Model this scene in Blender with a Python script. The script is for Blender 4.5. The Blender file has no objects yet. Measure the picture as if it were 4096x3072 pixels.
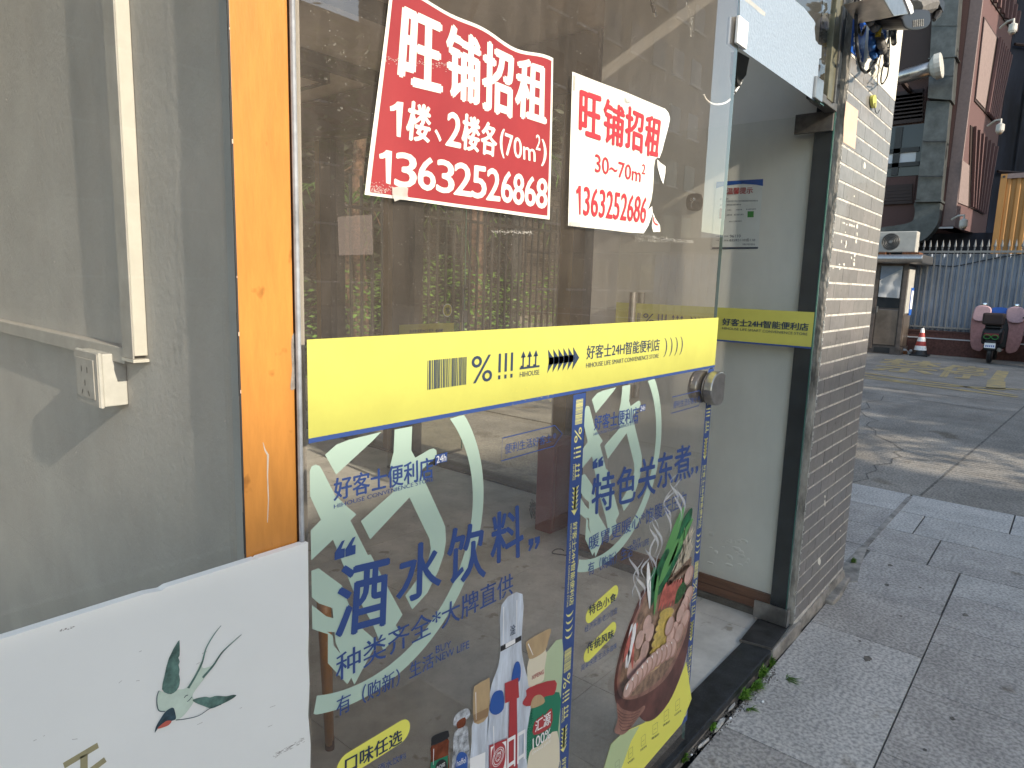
import bpy, bmesh, math, random
from mathutils import Vector, Matrix
random.seed(7)
rnd = random.uniform
S = bpy.context.scene
COL = S.collection
# ------------------------------------------------------------------ camera
CAM = Vector((0, 0, 1.5)); FPX = 2686.534
RGT = Vector((0.64482369, -0.76373274, 0.03024422))
UPV = Vector((0.09707400, 0.12108085, 0.98788464))
FWD = Vector((0.75814184, 0.63407550, -0.15221440))
cd = bpy.data.cameras.new('camera'); cam = bpy.data.objects.new('camera', cd); COL.objects.link(cam)
cd.sensor_width = 36.0; cd.lens = 36.0 * FPX / 4096.0; cd.clip_start = 0.02; cd.clip_end = 600
cam.matrix_world = Matrix(((RGT.x, UPV.x, -FWD.x, CAM.x), (RGT.y, UPV.y, -FWD.y, CAM.y), (RGT.z, UPV.z, -FWD.z, CAM.z), (0, 0, 0, 1)))
S.camera = cam
# ------------------------------------------------------------------ light
W = bpy.data.worlds.new("World"); S.world = W; W.use_nodes = True
nt = W.node_tree; nt.nodes.clear()
sky = nt.nodes.new('ShaderNodeTexSky'); sky.sky_type = 'NISHITA'; sky.sun_disc = False
sky.sun_elevation = math.radians(24); sky.sun_rotation = math.radians(185.6)
sky.air_density = 1.0; sky.dust_density = 1.0
bg = nt.nodes.new('ShaderNodeBackground'); bg.inputs[1].default_value = 0.15
ow = nt.nodes.new('ShaderNodeOutputWorld'); wb_ = nt.nodes.new('ShaderNodeMix'); wb_.data_type = 'RGBA'; wb_.blend_type = 'MULTIPLY'; wb_.inputs[0].default_value = 1; wb_.inputs[7].default_value = (1.08, 1.0, .87, 1)
nt.links.new(sky.outputs[0], wb_.inputs[6]); nt.links.new(wb_.outputs[2], bg.inputs[0]); nt.links.new(bg.outputs[0], ow.inputs[0])
SUN = Vector((0.090, 0.911, -0.405)).normalized()
sl = bpy.data.lights.new('sun', 'SUN'); sl.energy = 2.05; sl.angle = math.radians(0.5); sl.color = (1.0, 0.9, 0.74)
so = bpy.data.objects.new('sun', sl); COL.objects.link(so)
so.rotation_mode = 'QUATERNION'; so.rotation_quaternion = SUN.to_track_quat('-Z', 'Y')
S.view_settings.view_transform = 'Standard'; S.view_settings.look = 'None'
S.view_settings.exposure = 1.74; S.view_settings.gamma = 1.0; S.view_settings.use_curve_mapping = False
S.render.engine = 'CYCLES'
S.cycles.use_denoising = True
S.cycles.max_bounces = 8; S.cycles.transparent_max_bounces = 24; S.cycles.diffuse_bounces = 4; S.cycles.glossy_bounces = 3
S.cycles.sample_clamp_indirect = 4.0; S.cycles.caustics_reflective = False; S.cycles.caustics_refractive = False

# ------------------------------------------------------------------ geometry helpers
def ray(px, py): return RGT * ((px - 2048) / FPX) + UPV * (-(py - 1536) / FPX) + FWD
def onY(px, py, y): d = ray(px, py); return CAM + d * (y / d.y)
def onX(px, py, x): d = ray(px, py); return CAM + d * (x / d.x)
def onZ(px, py, z): d = ray(px, py); return CAM + d * ((z - 1.5) / d.z)

class MB:
    def __init__(s): s.v = []; s.f = []
    def add(s, vs, fs):
        n = len(s.v); s.v += [tuple(v) for v in vs]; s.f += [tuple(i + n for i in f) for f in fs]; return s
    def quad(s, a, b, c, d): return s.add([a, b, c, d], [(0, 1, 2, 3)])
    def box(s, x0, x1, y0, y1, z0, z1):
        return s.add([(x0,y0,z0),(x1,y0,z0),(x1,y1,z0),(x0,y1,z0),(x0,y0,z1),(x1,y0,z1),(x1,y1,z1),(x0,y1,z1)],
            [(0,3,2,1),(4,5,6,7),(0,1,5,4),(1,2,6,5),(2,3,7,6),(3,0,4,7)])
    def hexa(s, a, off):          # quad a (4 pts) pushed by off
        b = [Vector(p) + Vector(off) for p in a]
        return s.add(list(a) + b, [(0,1,2,3),(7,6,5,4),(0,4,5,1),(1,5,6,2),(2,6,7,3),(3,7,4,0)])
    def prism(s, pts, off):       # polygon (list of Vector) extruded
        n = len(pts); b = [Vector(p) + Vector(off) for p in pts]
        return s.add(list(pts) + b, [tuple(range(n)), tuple(range(2*n-1, n-1, -1))] + [(i, i+n, (i+1) % n + n, (i+1) % n) for i in range(n)])
    def tube(s, path, r, n=8, cap=True):
        path = [Vector(p) for p in path]; rr = r if isinstance(r, (list, tuple)) else [r] * len(path)
        base = len(s.v); prev = None
        for i, p in enumerate(path):
            t = (path[min(i+1, len(path)-1)] - path[max(i-1, 0)])
            t = t.normalized() if t.length > 1e-9 else Vector((0,0,1))
            if prev is None:
                a = Vector((0,0,1)) if abs(t.z) < .9 else Vector((1,0,0)); u = t.cross(a).normalized()
            else: u = (prev - t * prev.dot(t)).normalized()
            prev = u; w = t.cross(u)
            for k in range(n):
                an = 2*math.pi*k/n; s.v.append(tuple(p + (u*math.cos(an) + w*math.sin(an)) * rr[i]))
        for i in range(len(path)-1):
            for k in range(n):
                a = base+i*n+k; b = base+i*n+(k+1) % n; s.f.append((a, b, b+n, a+n))
        if cap:
            s.f.append(tuple(base+k for k in range(n-1, -1, -1))); e = base+(len(path)-1)*n; s.f.append(tuple(e+k for k in range(n)))
        return s
    def ball(s, c, rx, ry, rz, nu=12, nv=8):
        b = len(s.v)
        for j in range(nv+1):
            th = math.pi*j/nv
            for i in range(nu):
                ph = 2*math.pi*i/nu; s.v.append((c[0]+rx*math.sin(th)*math.cos(ph), c[1]+ry*math.sin(th)*math.sin(ph), c[2]+rz*math.cos(th)))
        for j in range(nv):
            for i in range(nu): s.f.append((b+j*nu+i, b+(j+1)*nu+i, b+(j+1)*nu+(i+1) % nu, b+j*nu+(i+1) % nu))
        return s

def mk(name, mb, mat, parent=None, smooth=False, bevel=0):
    me = bpy.data.meshes.new(name); me.from_pydata(mb.v, [], mb.f); me.validate(); me.update()
    if smooth:
        for p in me.polygons: p.use_smooth = True
    if 'lettering' in name and parent: me_kind = True
    else: me_kind = False
    if isinstance(mat, (list, tuple)):
        for m in mat: me.materials.append(m)
    elif mat: me.materials.append(mat)
    o = bpy.data.objects.new(name, me); COL.objects.link(o)
    if me_kind: o['kind'] = 'stuff'
    if parent:
        o.parent = parent; o.matrix_parent_inverse = Matrix.Translation(-parent.location)
    if bevel:
        m = o.modifiers.new('bevel', 'BEVEL'); m.width = bevel; m.segments = 2; m.limit_method = 'ANGLE'
    return o
def thing(name, label, cat, loc=(0,0,0), group=None):
    o = bpy.data.objects.new(name, None); COL.objects.link(o); o.location = loc; o.empty_display_size = .1
    o['label'] = label; o['category'] = cat
    if group: o['group'] = group
    return o
def tag(o, label, cat, group=None):
    o['label'] = label; o['category'] = cat
    if group: o['group'] = group
    return o
def struct(o, kind='structure'): o['kind'] = kind; return o

# ------------------------------------------------------------------ materials
def srgb(r, g, b):
    f = lambda c: (c/255/12.92) if c/255 <= .04045 else ((c/255+.055)/1.055)**2.4
    return (f(r), f(g), f(b))
def mat(name, col, rough=.6, metal=0, nscale=0, namt=.15, col2=None, bump=0, bscale=None, spec=.4, fine=0, stretch=None, trans=0, coat=0, spots=0):
    m = bpy.data.materials.new(name); m.use_nodes = True; t = m.node_tree; N = t.nodes; L = t.links
    p = N['Principled BSDF']; p.inputs['Roughness'].default_value = rough; p.inputs['Metallic'].default_value = metal
    p.inputs['Specular IOR Level'].default_value = spec; p.inputs['Coat Weight'].default_value = coat
    p.inputs['Base Color'].default_value = (*col, 1)
    tc = N.new('ShaderNodeTexCoord'); src = tc.outputs['Object']
    if stretch:
        mp = N.new('ShaderNodeMapping'); mp.inputs['Scale'].default_value = stretch; L.new(src, mp.inputs[0]); src = mp.outputs[0]
    out = None
    if nscale:
        n = N.new('ShaderNodeTexNoise'); n.inputs['Scale'].default_value = nscale; n.inputs['Detail'].default_value = 6; n.inputs['Roughness'].default_value = .65
        L.new(src, n.inputs[0]); r = N.new('ShaderNodeValToRGB'); L.new(n.outputs[0], r.inputs[0])
        c2 = col2 or tuple(c*(1-namt*1.6) for c in col); c1 = tuple(min(1, c*(1+namt*.6)) for c in col)
        r.color_ramp.elements[0].position = .33; r.color_ramp.elements[1].position = .68
        r.color_ramp.elements[0].color = (*c2, 1); r.color_ramp.elements[1].color = (*c1, 1); out = r.outputs[0]
    if fine:
        n2 = N.new('ShaderNodeTexNoise'); n2.inputs['Scale'].default_value = fine; n2.inputs['Detail'].default_value = 2
        L.new(tc.outputs['Object'], n2.inputs[0]); r2 = N.new('ShaderNodeValToRGB'); L.new(n2.outputs[0], r2.inputs[0])
        r2.color_ramp.elements[0].position = .36; r2.color_ramp.elements[1].position = .62
        r2.color_ramp.elements[0].color = (.66,.66,.67,1); r2.color_ramp.elements[1].color = (1.18,1.17,1.15,1)
        mx = N.new('ShaderNodeMix'); mx.data_type = 'RGBA'; mx.blend_type = 'MULTIPLY'; mx.inputs[0].default_value = 1
        if out: L.new(out, mx.inputs[6])
        else: mx.inputs[6].default_value = (*col, 1)
        L.new(r2.outputs[0], mx.inputs[7]); out = mx.outputs[2]
    if spots:
        v = N.new('ShaderNodeTexNoise'); v.inputs['Scale'].default_value = spots; v.inputs['Detail'].default_value = 3; L.new(tc.outputs['Object'], v.inputs[0])
        r3 = N.new('ShaderNodeValToRGB'); L.new(v.outputs[0], r3.inputs[0]); r3.color_ramp.elements[0].position = .66; r3.color_ramp.elements[1].position = .72
        r3.color_ramp.elements[0].color = (1,1,1,1); r3.color_ramp.elements[1].color = (.6,.57,.52,1)
        mx = N.new('ShaderNodeMix'); mx.data_type = 'RGBA'; mx.blend_type = 'MULTIPLY'; mx.inputs[0].default_value = 1
        if out: L.new(out, mx.inputs[6])
        else: mx.inputs[6].default_value = (*col, 1)
        L.new(r3.outputs[0], mx.inputs[7]); out = mx.outputs[2]
    if out: L.new(out, p.inputs['Base Color'])
    if bump:
        nb = N.new('ShaderNodeTexNoise'); nb.inputs['Scale'].default_value = bscale or (nscale*3 or 40); nb.inputs['Detail'].default_value = 5
        L.new(src, nb.inputs[0]); b = N.new('ShaderNodeBump'); b.inputs['Strength'].default_value = bump; b.inputs['Distance'].default_value = .01
        L.new(nb.outputs[0], b.inputs['Height']); L.new(b.outputs[0], p.inputs['Normal'])
    if trans:
        tr = N.new('ShaderNodeBsdfTransparent'); ms = N.new('ShaderNodeMixShader'); ms.inputs[0].default_value = trans
        L.new(p.outputs[0], ms.inputs[1]); L.new(tr.outputs[0], ms.inputs[2]); L.new(ms.outputs[0], N['Material Output'].inputs[0])
    return m
def glassmat(name, tint, dust=.03, ior=1.75, rough=0.0, dustcol=(.56,.48,.41), streak=True):
    m = bpy.data.materials.new(name); m.use_nodes = True; t = m.node_tree; N = t.nodes; L = t.links
    N.remove(N['Principled BSDF']); out = N['Material Output']
    tr = N.new('ShaderNodeBsdfTransparent'); tr.inputs[0].default_value = (*tint, 1)
    gl = N.new('ShaderNodeBsdfGlossy'); gl.inputs['Roughness'].default_value = rough; gl.inputs[0].default_value = (1,1,1,1)
    fr = N.new('ShaderNodeFresnel'); fr.inputs[0].default_value = ior
    ge = N.new('ShaderNodeNewGeometry'); inv = N.new('ShaderNodeMath'); inv.operation = 'SUBTRACT'; inv.inputs[0].default_value = 1; L.new(ge.outputs['Backfacing'], inv.inputs[1])
    fm_ = N.new('ShaderNodeMath'); fm_.operation = 'MULTIPLY'; L.new(fr.outputs[0], fm_.inputs[0]); L.new(inv.outputs[0], fm_.inputs[1])
    mx = N.new('ShaderNodeMixShader'); L.new(fm_.outputs[0], mx.inputs[0]); L.new(tr.outputs[0], mx.inputs[1]); L.new(gl.outputs[0], mx.inputs[2])
    df = N.new('ShaderNodeBsdfDiffuse'); df.inputs[0].default_value = (*dustcol, 1)
    mx2 = N.new('ShaderNodeMixShader'); L.new(mx.outputs[0], mx2.inputs[1]); L.new(df.outputs[0], mx2.inputs[2])
    if streak:
        tc = N.new('ShaderNodeTexCoord'); mp = N.new('ShaderNodeMapping'); mp.inputs['Scale'].default_value = (9, 9, 2.2); L.new(tc.outputs['Object'], mp.inputs[0])
        n = N.new('ShaderNodeTexNoise'); n.inputs['Scale'].default_value = 3; n.inputs['Detail'].default_value = 9; n.inputs['Roughness'].default_value = .7; L.new(mp.outputs[0], n.inputs[0])
        mr = N.new('ShaderNodeMapRange'); mr.inputs[1].default_value = .3; mr.inputs[2].default_value = .75; mr.inputs[3].default_value = dust*.55; mr.inputs[4].default_value = dust*1.6
        L.new(n.outputs[0], mr.inputs[0])
        v = N.new('ShaderNodeTexNoise'); v.inputs['Scale'].default_value = 260; v.inputs['Detail'].default_value = 1; L.new(tc.outputs['Object'], v.inputs[0])
        r = N.new('ShaderNodeMapRange'); r.inputs[1].default_value = .74; r.inputs[2].default_value = .82; r.inputs[3].default_value = 0; r.inputs[4].default_value = .2; L.new(v.outputs[0], r.inputs[0])
        a = N.new('ShaderNodeMath'); a.operation = 'ADD'; L.new(mr.outputs[0], a.inputs[0]); L.new(r.outputs[0], a.inputs[1]); L.new(a.outputs[0], mx2.inputs[0])
    else: mx2.inputs[0].default_value = dust
    L.new(mx2.outputs[0], out.inputs[0])
    return m

M = {}
def A(n, *a, **k): M[n] = mat(n, *a, **k)
A('yellow', (.50,.49,.11), .45, nscale=14, namt=.04)
A('navy', (.028,.045,.085), .5)
A('blue', (.04,.08,.25), .45)
A('pale_yellow', (.80,.76,.28), .5)
A('mint', (.46,.60,.50), .6, trans=.04)
A('white', (.80,.80,.78), .5, nscale=6, namt=.05)
A('pure', (.85,.85,.84), .5)
A('red_paper', (.28,.030,.034), .5, nscale=8, namt=.08, col2=(.245,.025,.03))
A('pill_yellow', (.80,.78,.14), .5)
A('white_paper', (.72,.70,.62), .6, nscale=30, namt=.05)
A('red_ink', (.42,.035,.045), .5)
A('tape', (.62,.60,.55), .4, nscale=60, namt=.1, trans=.35)
A('tape_grey', (.30,.28,.26), .7, nscale=50, namt=.3, trans=.25, bump=.4)
A('orange', (.50,.215,.045), .42, nscale=9, namt=.10, stretch=(6,6,1), bump=.05, bscale=60, spots=22, coat=.3)
A('brown_trim', (.10,.035,.015), .5, nscale=20, namt=.3)
A('brown', (.20,.085,.05), .55, nscale=30, namt=.25, stretch=(1,.2,3))
A('seal', (.33,.35,.38), .45, nscale=20, namt=.25)
A('grey_wall', (.385,.37,.345), .75, nscale=5, namt=.08, bump=.12, bscale=90)
A('shaded_plastic', (.36,.345,.315), .6, nscale=20, namt=.1)  # white plastic on faces turned from the sun, shade put into the colour
A('side_wall', (.84,.80,.74), .7, nscale=3.5, namt=.05, bump=.1, bscale=9)
A('trunking', (.50,.48,.42), .5, nscale=25, namt=.06)
A('plastic', (.48,.47,.43), .4, nscale=40, namt=.07)
A('dark', (.03,.03,.03), .5)
A('board_white', (.80,.82,.80), .4, nscale=3, namt=.025, coat=.1)
A('granite_black', (.028,.031,.036), .38, nscale=16, namt=.45, fine=180, bump=.1)
A('mat_rubber', (.035,.035,.035), .6, nscale=12, namt=.5, bump=.3)
A('concrete', (.30,.28,.25), .85, nscale=12, namt=.35, bump=.6, bscale=40)
A('plaster', (.40,.36,.31), .9, nscale=16, namt=.45, bump=.8, bscale=50, stretch=(1,1,.4))
A('mortar', (.60,.575,.53), .9, nscale=30, namt=.25, bump=.7, bscale=120)
for i, c in enumerate(((.205,.195,.185), (.19,.18,.172), (.225,.21,.20), (.20,.192,.188))):
    A('tile%d' % i, c, .42, nscale=18, namt=.12, bump=.08, bscale=60, spots=40, coat=.1)
A('whitewash', (.78,.75,.66), .8, nscale=9, namt=.1, bump=.2)
A('steel', (.42,.40,.38), .3, metal=.9, nscale=30, namt=.15, bump=.03)
A('steel_dull', (.18,.165,.15), .45, metal=.6, nscale=25, namt=.25)
A('chrome', (.7,.7,.7), .12, metal=1)
A('film', (.30,.37,.46), .55, nscale=90, namt=.06, bump=.35, bscale=110, trans=.10)
A('frame_olive', (.16,.15,.10), .45, metal=.3, nscale=20, namt=.2)
A('slate', (.035,.042,.05), .3, nscale=12, namt=.2)
A('glass_edge', (.05,.13,.11), .15, coat=.5)
A('ceiling', (.60,.50,.43), .8, nscale=3, namt=.1)
A('ceiling_dark', (.05,.04,.035), .8)
A('floor_tile', (.60,.59,.55), .35, nscale=5, namt=.18, bump=.03, spots=12, coat=.15)
A('grout', (.12,.12,.115), .9)
A('granite0', (.43,.415,.39), .8, nscale=5, namt=.14, fine=75, bump=.12, bscale=90, spots=5)
A('granite1', (.48,.465,.44), .8, nscale=4, namt=.13, fine=75, bump=.12, bscale=90, spots=4)
A('granite2', (.39,.37,.345), .8, nscale=5, namt=.16, fine=75, bump=.12, bscale=90, spots=6)
A('dirt', (.18,.165,.145), 1, nscale=30, namt=.4, bump=.5)
A('road', (.31,.285,.25), .92, nscale=1.6, namt=.22, fine=60, bump=.5, bscale=30, spots=1.5)
A('road_paint', (.44,.32,.12), .8, nscale=6, namt=.4, col2=(.27,.24,.18))
A('asphalt', (.06,.06,.06), .9, nscale=20, namt=.2)
A('brick_red', (.12,.055,.045), .85, nscale=20, namt=.25, bump=.2)
A('brown_tile', (.085,.042,.037), .7, nscale=60, namt=.25)
A('mauve', (.115,.062,.06), .7, nscale=30, namt=.12)
A('mauve_light', (.22,.165,.155), .7, nscale=12, namt=.1)
A('dark_brown', (.035,.022,.02), .7)
A('navy_net', (.018,.024,.04), .8, nscale=1.2, namt=.5, stretch=(1,1,.3))
A('duct', (.085,.092,.092), .45, metal=.35, nscale=4, namt=.25)
A('container', (.40,.20,.06), .6, nscale=2, namt=.15, stretch=(1,1,.3))
A('panel_blue', (.27,.31,.38), .55, nscale=2, namt=.18)
A('bar_grey', (.20,.20,.20), .5, metal=.4)
A('kiosk_frame', (.13,.105,.09), .5, nscale=8, namt=.2)
A('kiosk_panel', (.24,.20,.17), .28, metal=.6, nscale=3, namt=.2)
A('cloth', (.50,.50,.50), .9, nscale=4, namt=.12, bump=.5, bscale=5)
A('ac_white', (.42,.41,.38), .5, nscale=6, namt=.1)
A('rust', (.18,.07,.03), .9, nscale=20, namt=.4)
A('cone_red', (.42,.06,.05), .5)
A('pink', (.55,.36,.38), .8, nscale=20, namt=.1)
A('black_plastic', (.018,.018,.02), .45)
A('green_paint', (.05,.28,.06), .4)
A('sign_blue', (.02,.10,.42), .4)
A('cable_blue', (.03,.12,.35), .5)
A('cable_black', (.02,.022,.026), .5)
A('conduit', (.16,.15,.14), .7, nscale=60, namt=.2)
A('yellow_label', (.70,.48,.05), .6)
A('beige_paper', (.66,.47,.36), .8, nscale=20, namt=.08)
A('leaf', (.035,.095,.018), .5, nscale=8, namt=.5, col2=(.10,.17,.03))
A('leaf_light', (.12,.25,.03), .5, nscale=8, namt=.3)
A('leaf_shaded', (.018,.028,.012), .6, nscale=8, namt=.4)  # shade of the garden put into the leaf colour
A('bark', (.17,.10,.075), .9, nscale=20, namt=.5, bump=.8, bscale=30)
A('soil', (.06,.045,.03), 1)
A('iron', (.012,.012,.012), .5)
A('pillar_olive', (.17,.115,.03), .5, nscale=8, namt=.15)
A('red_box', (.20,.025,.03), .4)
A('brick_dark', (.055,.042,.035), .85, nscale=15, namt=.25)
A('building_a', (.22,.20,.18), .85, nscale=.4, namt=.12)
A('building_b', (.16,.155,.15), .85, nscale=.3, namt=.12)
A('window_dark', (.03,.035,.04), .12)
A('roof_white', (.55,.56,.58), .7)
M['glass'] = glassmat('shop_glass', (.955,.94,.915), dust=.045)
M['glass_door'] = glassmat('door_glass', (.965,.972,.96), dust=.02, ior=1.3)
M['glass_far'] = glassmat('far_glass', (.955,.955,.90), dust=.012)
M['glass_left'] = glassmat('left_glass', (.975,.975,.97), dust=.02, ior=1.4)
M['steam'] = mat('steam', (.85,.87,.9), .9, trans=.55)

# ------------------------------------------------------------------ print helpers (flat lettering and artwork)
class Plane:                      # a plane that artwork lies on; px(): photo-measured point on it, at layer k (0.4 mm apart)
    def __init__(s, axis, pos, step=-.0004): s.axis = axis; s.pos = pos; s.step = step
    def px(s, p, k=0):
        q = s.pos + s.step * k
        return onY(p[0], p[1], q) if s.axis == 'y' else onX(p[0], p[1], q)
    def st(s, a, z, k=0):
        q = s.pos + s.step * k
        return Vector((a, q, z)) if s.axis == 'y' else Vector((q, a, z))
_gc = {}
def glyphs(body, offset=0.0, space=1.0):
    key = (body, offset, space)
    if key in _gc: return _gc[key]
    c = bpy.data.curves.new('t', 'FONT'); c.body = body; c.offset = offset; c.resolution_u = 3; c.space_character = space
    o = bpy.data.objects.new('t', c); COL.objects.link(o)
    dg = bpy.context.evaluated_depsgraph_get(); me = bpy.data.meshes.new_from_object(o.evaluated_get(dg))
    vs = [v.co.copy() for v in me.vertices]; fs = [tuple(p.vertices) for p in me.polygons]
    bpy.data.objects.remove(o); bpy.data.curves.remove(c); bpy.data.meshes.remove(me)
    x0 = min(v.x for v in vs); x1 = max(v.x for v in vs); y0 = min(v.y for v in vs); y1 = max(v.y for v in vs)
    r = ([((v.x-x0)/(x1-x0), (v.y-y0)/(y1-y0)) for v in vs], fs, (x1-x0)/(y1-y0)); _gc[key] = r; return r
def bil(c, u, v):                 # c = TL,TR,BR,BL ; u right, v up
    return (c[3]*(1-u) + c[2]*u)*(1-v) + (c[0]*(1-u) + c[1]*u)*v
def text4(mb, body, c, offset=0.0, space=1.0, warp=None):
    g, fs, _ = glyphs(body, 0.0, space)
    n = (c[1]-c[0]).cross(c[3]-c[0]).normalized()
    if n.dot(CAM - c[0]) < 0: n = -n
    H = (c[0]-c[3]).length; U_ = (c[2]-c[3]).normalized(); V_ = (c[0]-c[3]).normalized(); d = max(offset, 0)*H*.75
    sh = [(0,0)] if d <= 0 else ([(-d,0),(d,0),(0,d*.6),(0,-d*.6)] if offset > .015 else [(-d,0),(d,0)])
    for k, (a, b) in enumerate(sh):
        vs = [bil(c, u, v) + U_*a + V_*b + n*(.00005*k) for u, v in g]
        if warp: vs = [warp(v) for v in vs]
        mb.add(vs, fs)
ONE = [(0,.70),(0,.83),(.22,.87),(.42,.93),(.56,1),(1,1),(1,0),(.50,0),(.50,.77),(.28,.72)]
def one(mb, c, warp=None):
    vs = [bil(c, u, v) for u, v in ONE]
    if warp: vs = [warp(v) for v in vs]
    tris = tessellate_polygon([vs]); mb.add(vs, [tuple(t) for t in tris])
def zc(o, s):                     # crop coordinates -> photo pixels
    return lambda a, b: (o[0] + a*s, o[1] + b*s)
def sm(pts, n=6, closed=True):    # Catmull-Rom smoothing of 2D points
    out = []; L = len(pts)
    rng = range(L) if closed else range(L-1)
    for i in rng:
        p0 = pts[(i-1) % L] if closed or i > 0 else pts[0]; p1 = pts[i]; p2 = pts[(i+1) % L]; p3 = pts[(i+2) % L] if closed or i+2 < L else pts[-1]
        for k in range(n):
            t = k/n; t2 = t*t; t3 = t2*t
            out.append(tuple(.5*(2*p1[j] + (-p0[j]+p2[j])*t + (2*p0[j]-5*p1[j]+4*p2[j]-p3[j])*t2 + (-p0[j]+3*p1[j]-3*p2[j]+p3[j])*t3) for j in (0, 1)))
    if not closed: out.append(pts[-1])
    return out
from mathutils.geometry import tessellate_polygon
def poly3(mb, pts):
    tris = tessellate_polygon([[Vector(p) for p in pts]]); mb.add(pts, [tuple(t) for t in tris])
def line3(mb, pts, w, up=None, closed=False):   # flat ribbon of width w in the plane of the points (plane normal nrm)
    P = [Vector(p) for p in pts]; n = len(P); nrm = up
    L = []; Rr = []
    for i in range(n):
        a = P[(i-1) % n] if closed or i > 0 else P[i]; b = P[(i+1) % n] if closed or i < n-1 else P[i]
        d = (b-a).normalized(); s = d.cross(nrm).normalized() * (w/2 if not isinstance(w, (list, tuple)) else w[i]/2)
        L.append(P[i]+s); Rr.append(P[i]-s)
    m = n if closed else n-1
    mb.add(L+Rr, [(i, (i+1) % n, n+(i+1) % n, n+i) for i in range(m)])
NY = Vector((0,1,0))
# ================================================================== GROUND
G = .81                              # plane of the shop glass
g = MB().box(-60, 90, -60, 90, -.30, -.10); gr = mk('ground', g, M['asphalt']); struct(gr)
g = MB().box(5.69, 40, -26, 26, -.10, 0.0); road = mk('road', g, M['road']); struct(road)
# joints of the concrete road, as sunk dark strips
jm = MB()
for (x0, y0, x1, y1) in ((5.70,.75,11.5,.44), (11.5,.44,17.5,.12), (11.06,2.32,10.74,.74), (11.9,2.4,11.2,-3)):
    a = Vector((x0,y0,.0042)); b = Vector((x1,y1,.0042)); line3(jm, [a, b], .018, Vector((0,0,1)))
mk('joint', jm, M['dirt'], road)
cr = MB()
ck = [(8.9,1.84),(8.7,1.66),(8.52,1.72),(8.3,1.70),(8.05,1.55),(7.8,1.5),(7.55,1.30),(7.26,1.15),(7.1,1.2),(6.95,1.10),(6.8,1.15),(6.6,1.12),(6.42,1.22),(6.25,1.16),(6.05,1.2),(5.9,1.15),(5.75,1.2),(5.70,1.22)]
line3(cr, [Vector((x,y,.0044)) for x, y in ck], .012, Vector((0,0,1)))
line3(cr, [Vector((x,y,.0044)) for x, y in ((10.9,2.05),(10.4,1.98),(10.1,2.1),(9.6,1.95),(9.3,2.0),(8.9,1.84))], .012, Vector((0,0,1)))
mk('crack', cr, M['dirt'], road)
gm = MB()                            # broom grooves of the concrete, real shallow ribs
for i in range(70):
    x = 5.74 + i*.075; L_ = 2.6; y = -.9 + rnd(-.1,.1)
    line3(gm, [Vector((x, y, .0035)), Vector((x+.02, y+L_, .0035))], rnd(.006,.012), Vector((0,0,1)))
o = mk('groove', gm, M['road'], road); o['kind'] = 'stuff'
# yellow paint, worn
pm = MB(); Z_ = Vector((0,0,1))
def pl(pts, w, mb=pm): line3(mb, [Vector((x,y,.006)) for x, y in pts], w, Z_)
pl([(12.93,2.74),(12.75,1.9),(12.6,1.2),(12.5,.57)], .14); pl([(13.3,2.9),(12.95,2.2),(13.0,1.5),(13.5,.7),(13.9,.2)], .13)
pl([(13.7,3.0),(13.2,1.4),(12.7,.6)], .12); pl([(13.2,.9),(14.6,1.0)], .26); pl([(14.6,1.0),(16.6,1.05)], .20); pl([(14.2,.5),(14.4,-.3)], .12); pl([(15.6,.55),(15.7,-.2)], .12)
mk('painted_line', pm, M['road_paint'], road)
lm = MB()                            # lettering of the no-stopping box (worn characters)
def zt(c): return [Vector((x,y,.006)) for x, y in c]
text4(lm, '禁', zt([(17.3,3.3),(17.4,2.2),(14.5,1.95),(14.3,2.95)]), .015)
text4(lm, '停', zt([(17.0,2.1),(17.1,1.35),(14.4,1.2),(14.3,1.9)]), .015)
mk('painted_lettering', lm, M['road_paint'], road)
# pavement of granite slabs
pav = mk('pavement', MB().box(-14, 5.69, -26, .775, -.10, -.012), M['dirt']); struct(pav)
pav2 = mk('side_pavement', MB().box(3.70, 5.69, .775, 26, -.10, -.012), M['road']); struct(pav2)
slabs = []
def slab(x0, x1, y0, y1, k=None, dz=0):
    j = .0022; a = MB(); t = rnd(-.0015, .0015)
    z = dz
    a.box(x0+j, x1-j, y0+j, y1-j, -.012, z)
    o = mk('paving_slab', a, M['granite%d' % (k if k is not None else random.choice((0,0,1,2)))], pav); return o
xs = [.95, 1.65, 2.12, 3.11, 3.61]
for a, b in zip(xs, xs[1:]): slab(a, b, .33, .775, 1 if b > 2.2 and b < 3.2 else None)
slab(3.61, 4.242, .333, .775, 2)
for a, b in zip([1.6,2.35,2.85,3.29,3.5,3.90,4.24], [2.35,2.85,3.29,3.5,3.90,4.242]): slab(a, b, -.13, .328, random.choice((2,2,0)))
for a, b in zip([1.5,2.1,2.7,3.1,3.55,4.24], [2.1,2.7,3.1,3.55,4.24]): slab(a, b, -.60, -.131, random.choice((0,2)))
slab(4.245, 4.74, .49, .80, 2); slab(4.245, 4.74, -.1, .485, 2); slab(4.245, 4.74, -.65, -.105, 0)
slab(4.745, 5.19, .645, .80, 1); slab(4.745, 5.19, -.15, .64, 0); slab(4.745, 5.19, -.8, -.155, 1)
slab(5.195, 5.685, .18, .80, 1); slab(5.195, 5.685, -.5, .175, 1)
def slab2(*a): o = slab(*a[:4], a[4]); o.parent = pav2; return o
slab2(3.72, 4.30, .81, 1.30, 2); slab2(4.305, 4.72, .81, 1.30, 2); slab2(4.725, 5.18, .81, 1.30, 2); slab2(5.185, 5.685, .81, 1.30, 1)
for x in (3.72, 4.305, 4.95):
    slab2(x, x+.58 if x < 4.9 else 5.685, 1.305, 1.95, 0)
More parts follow.
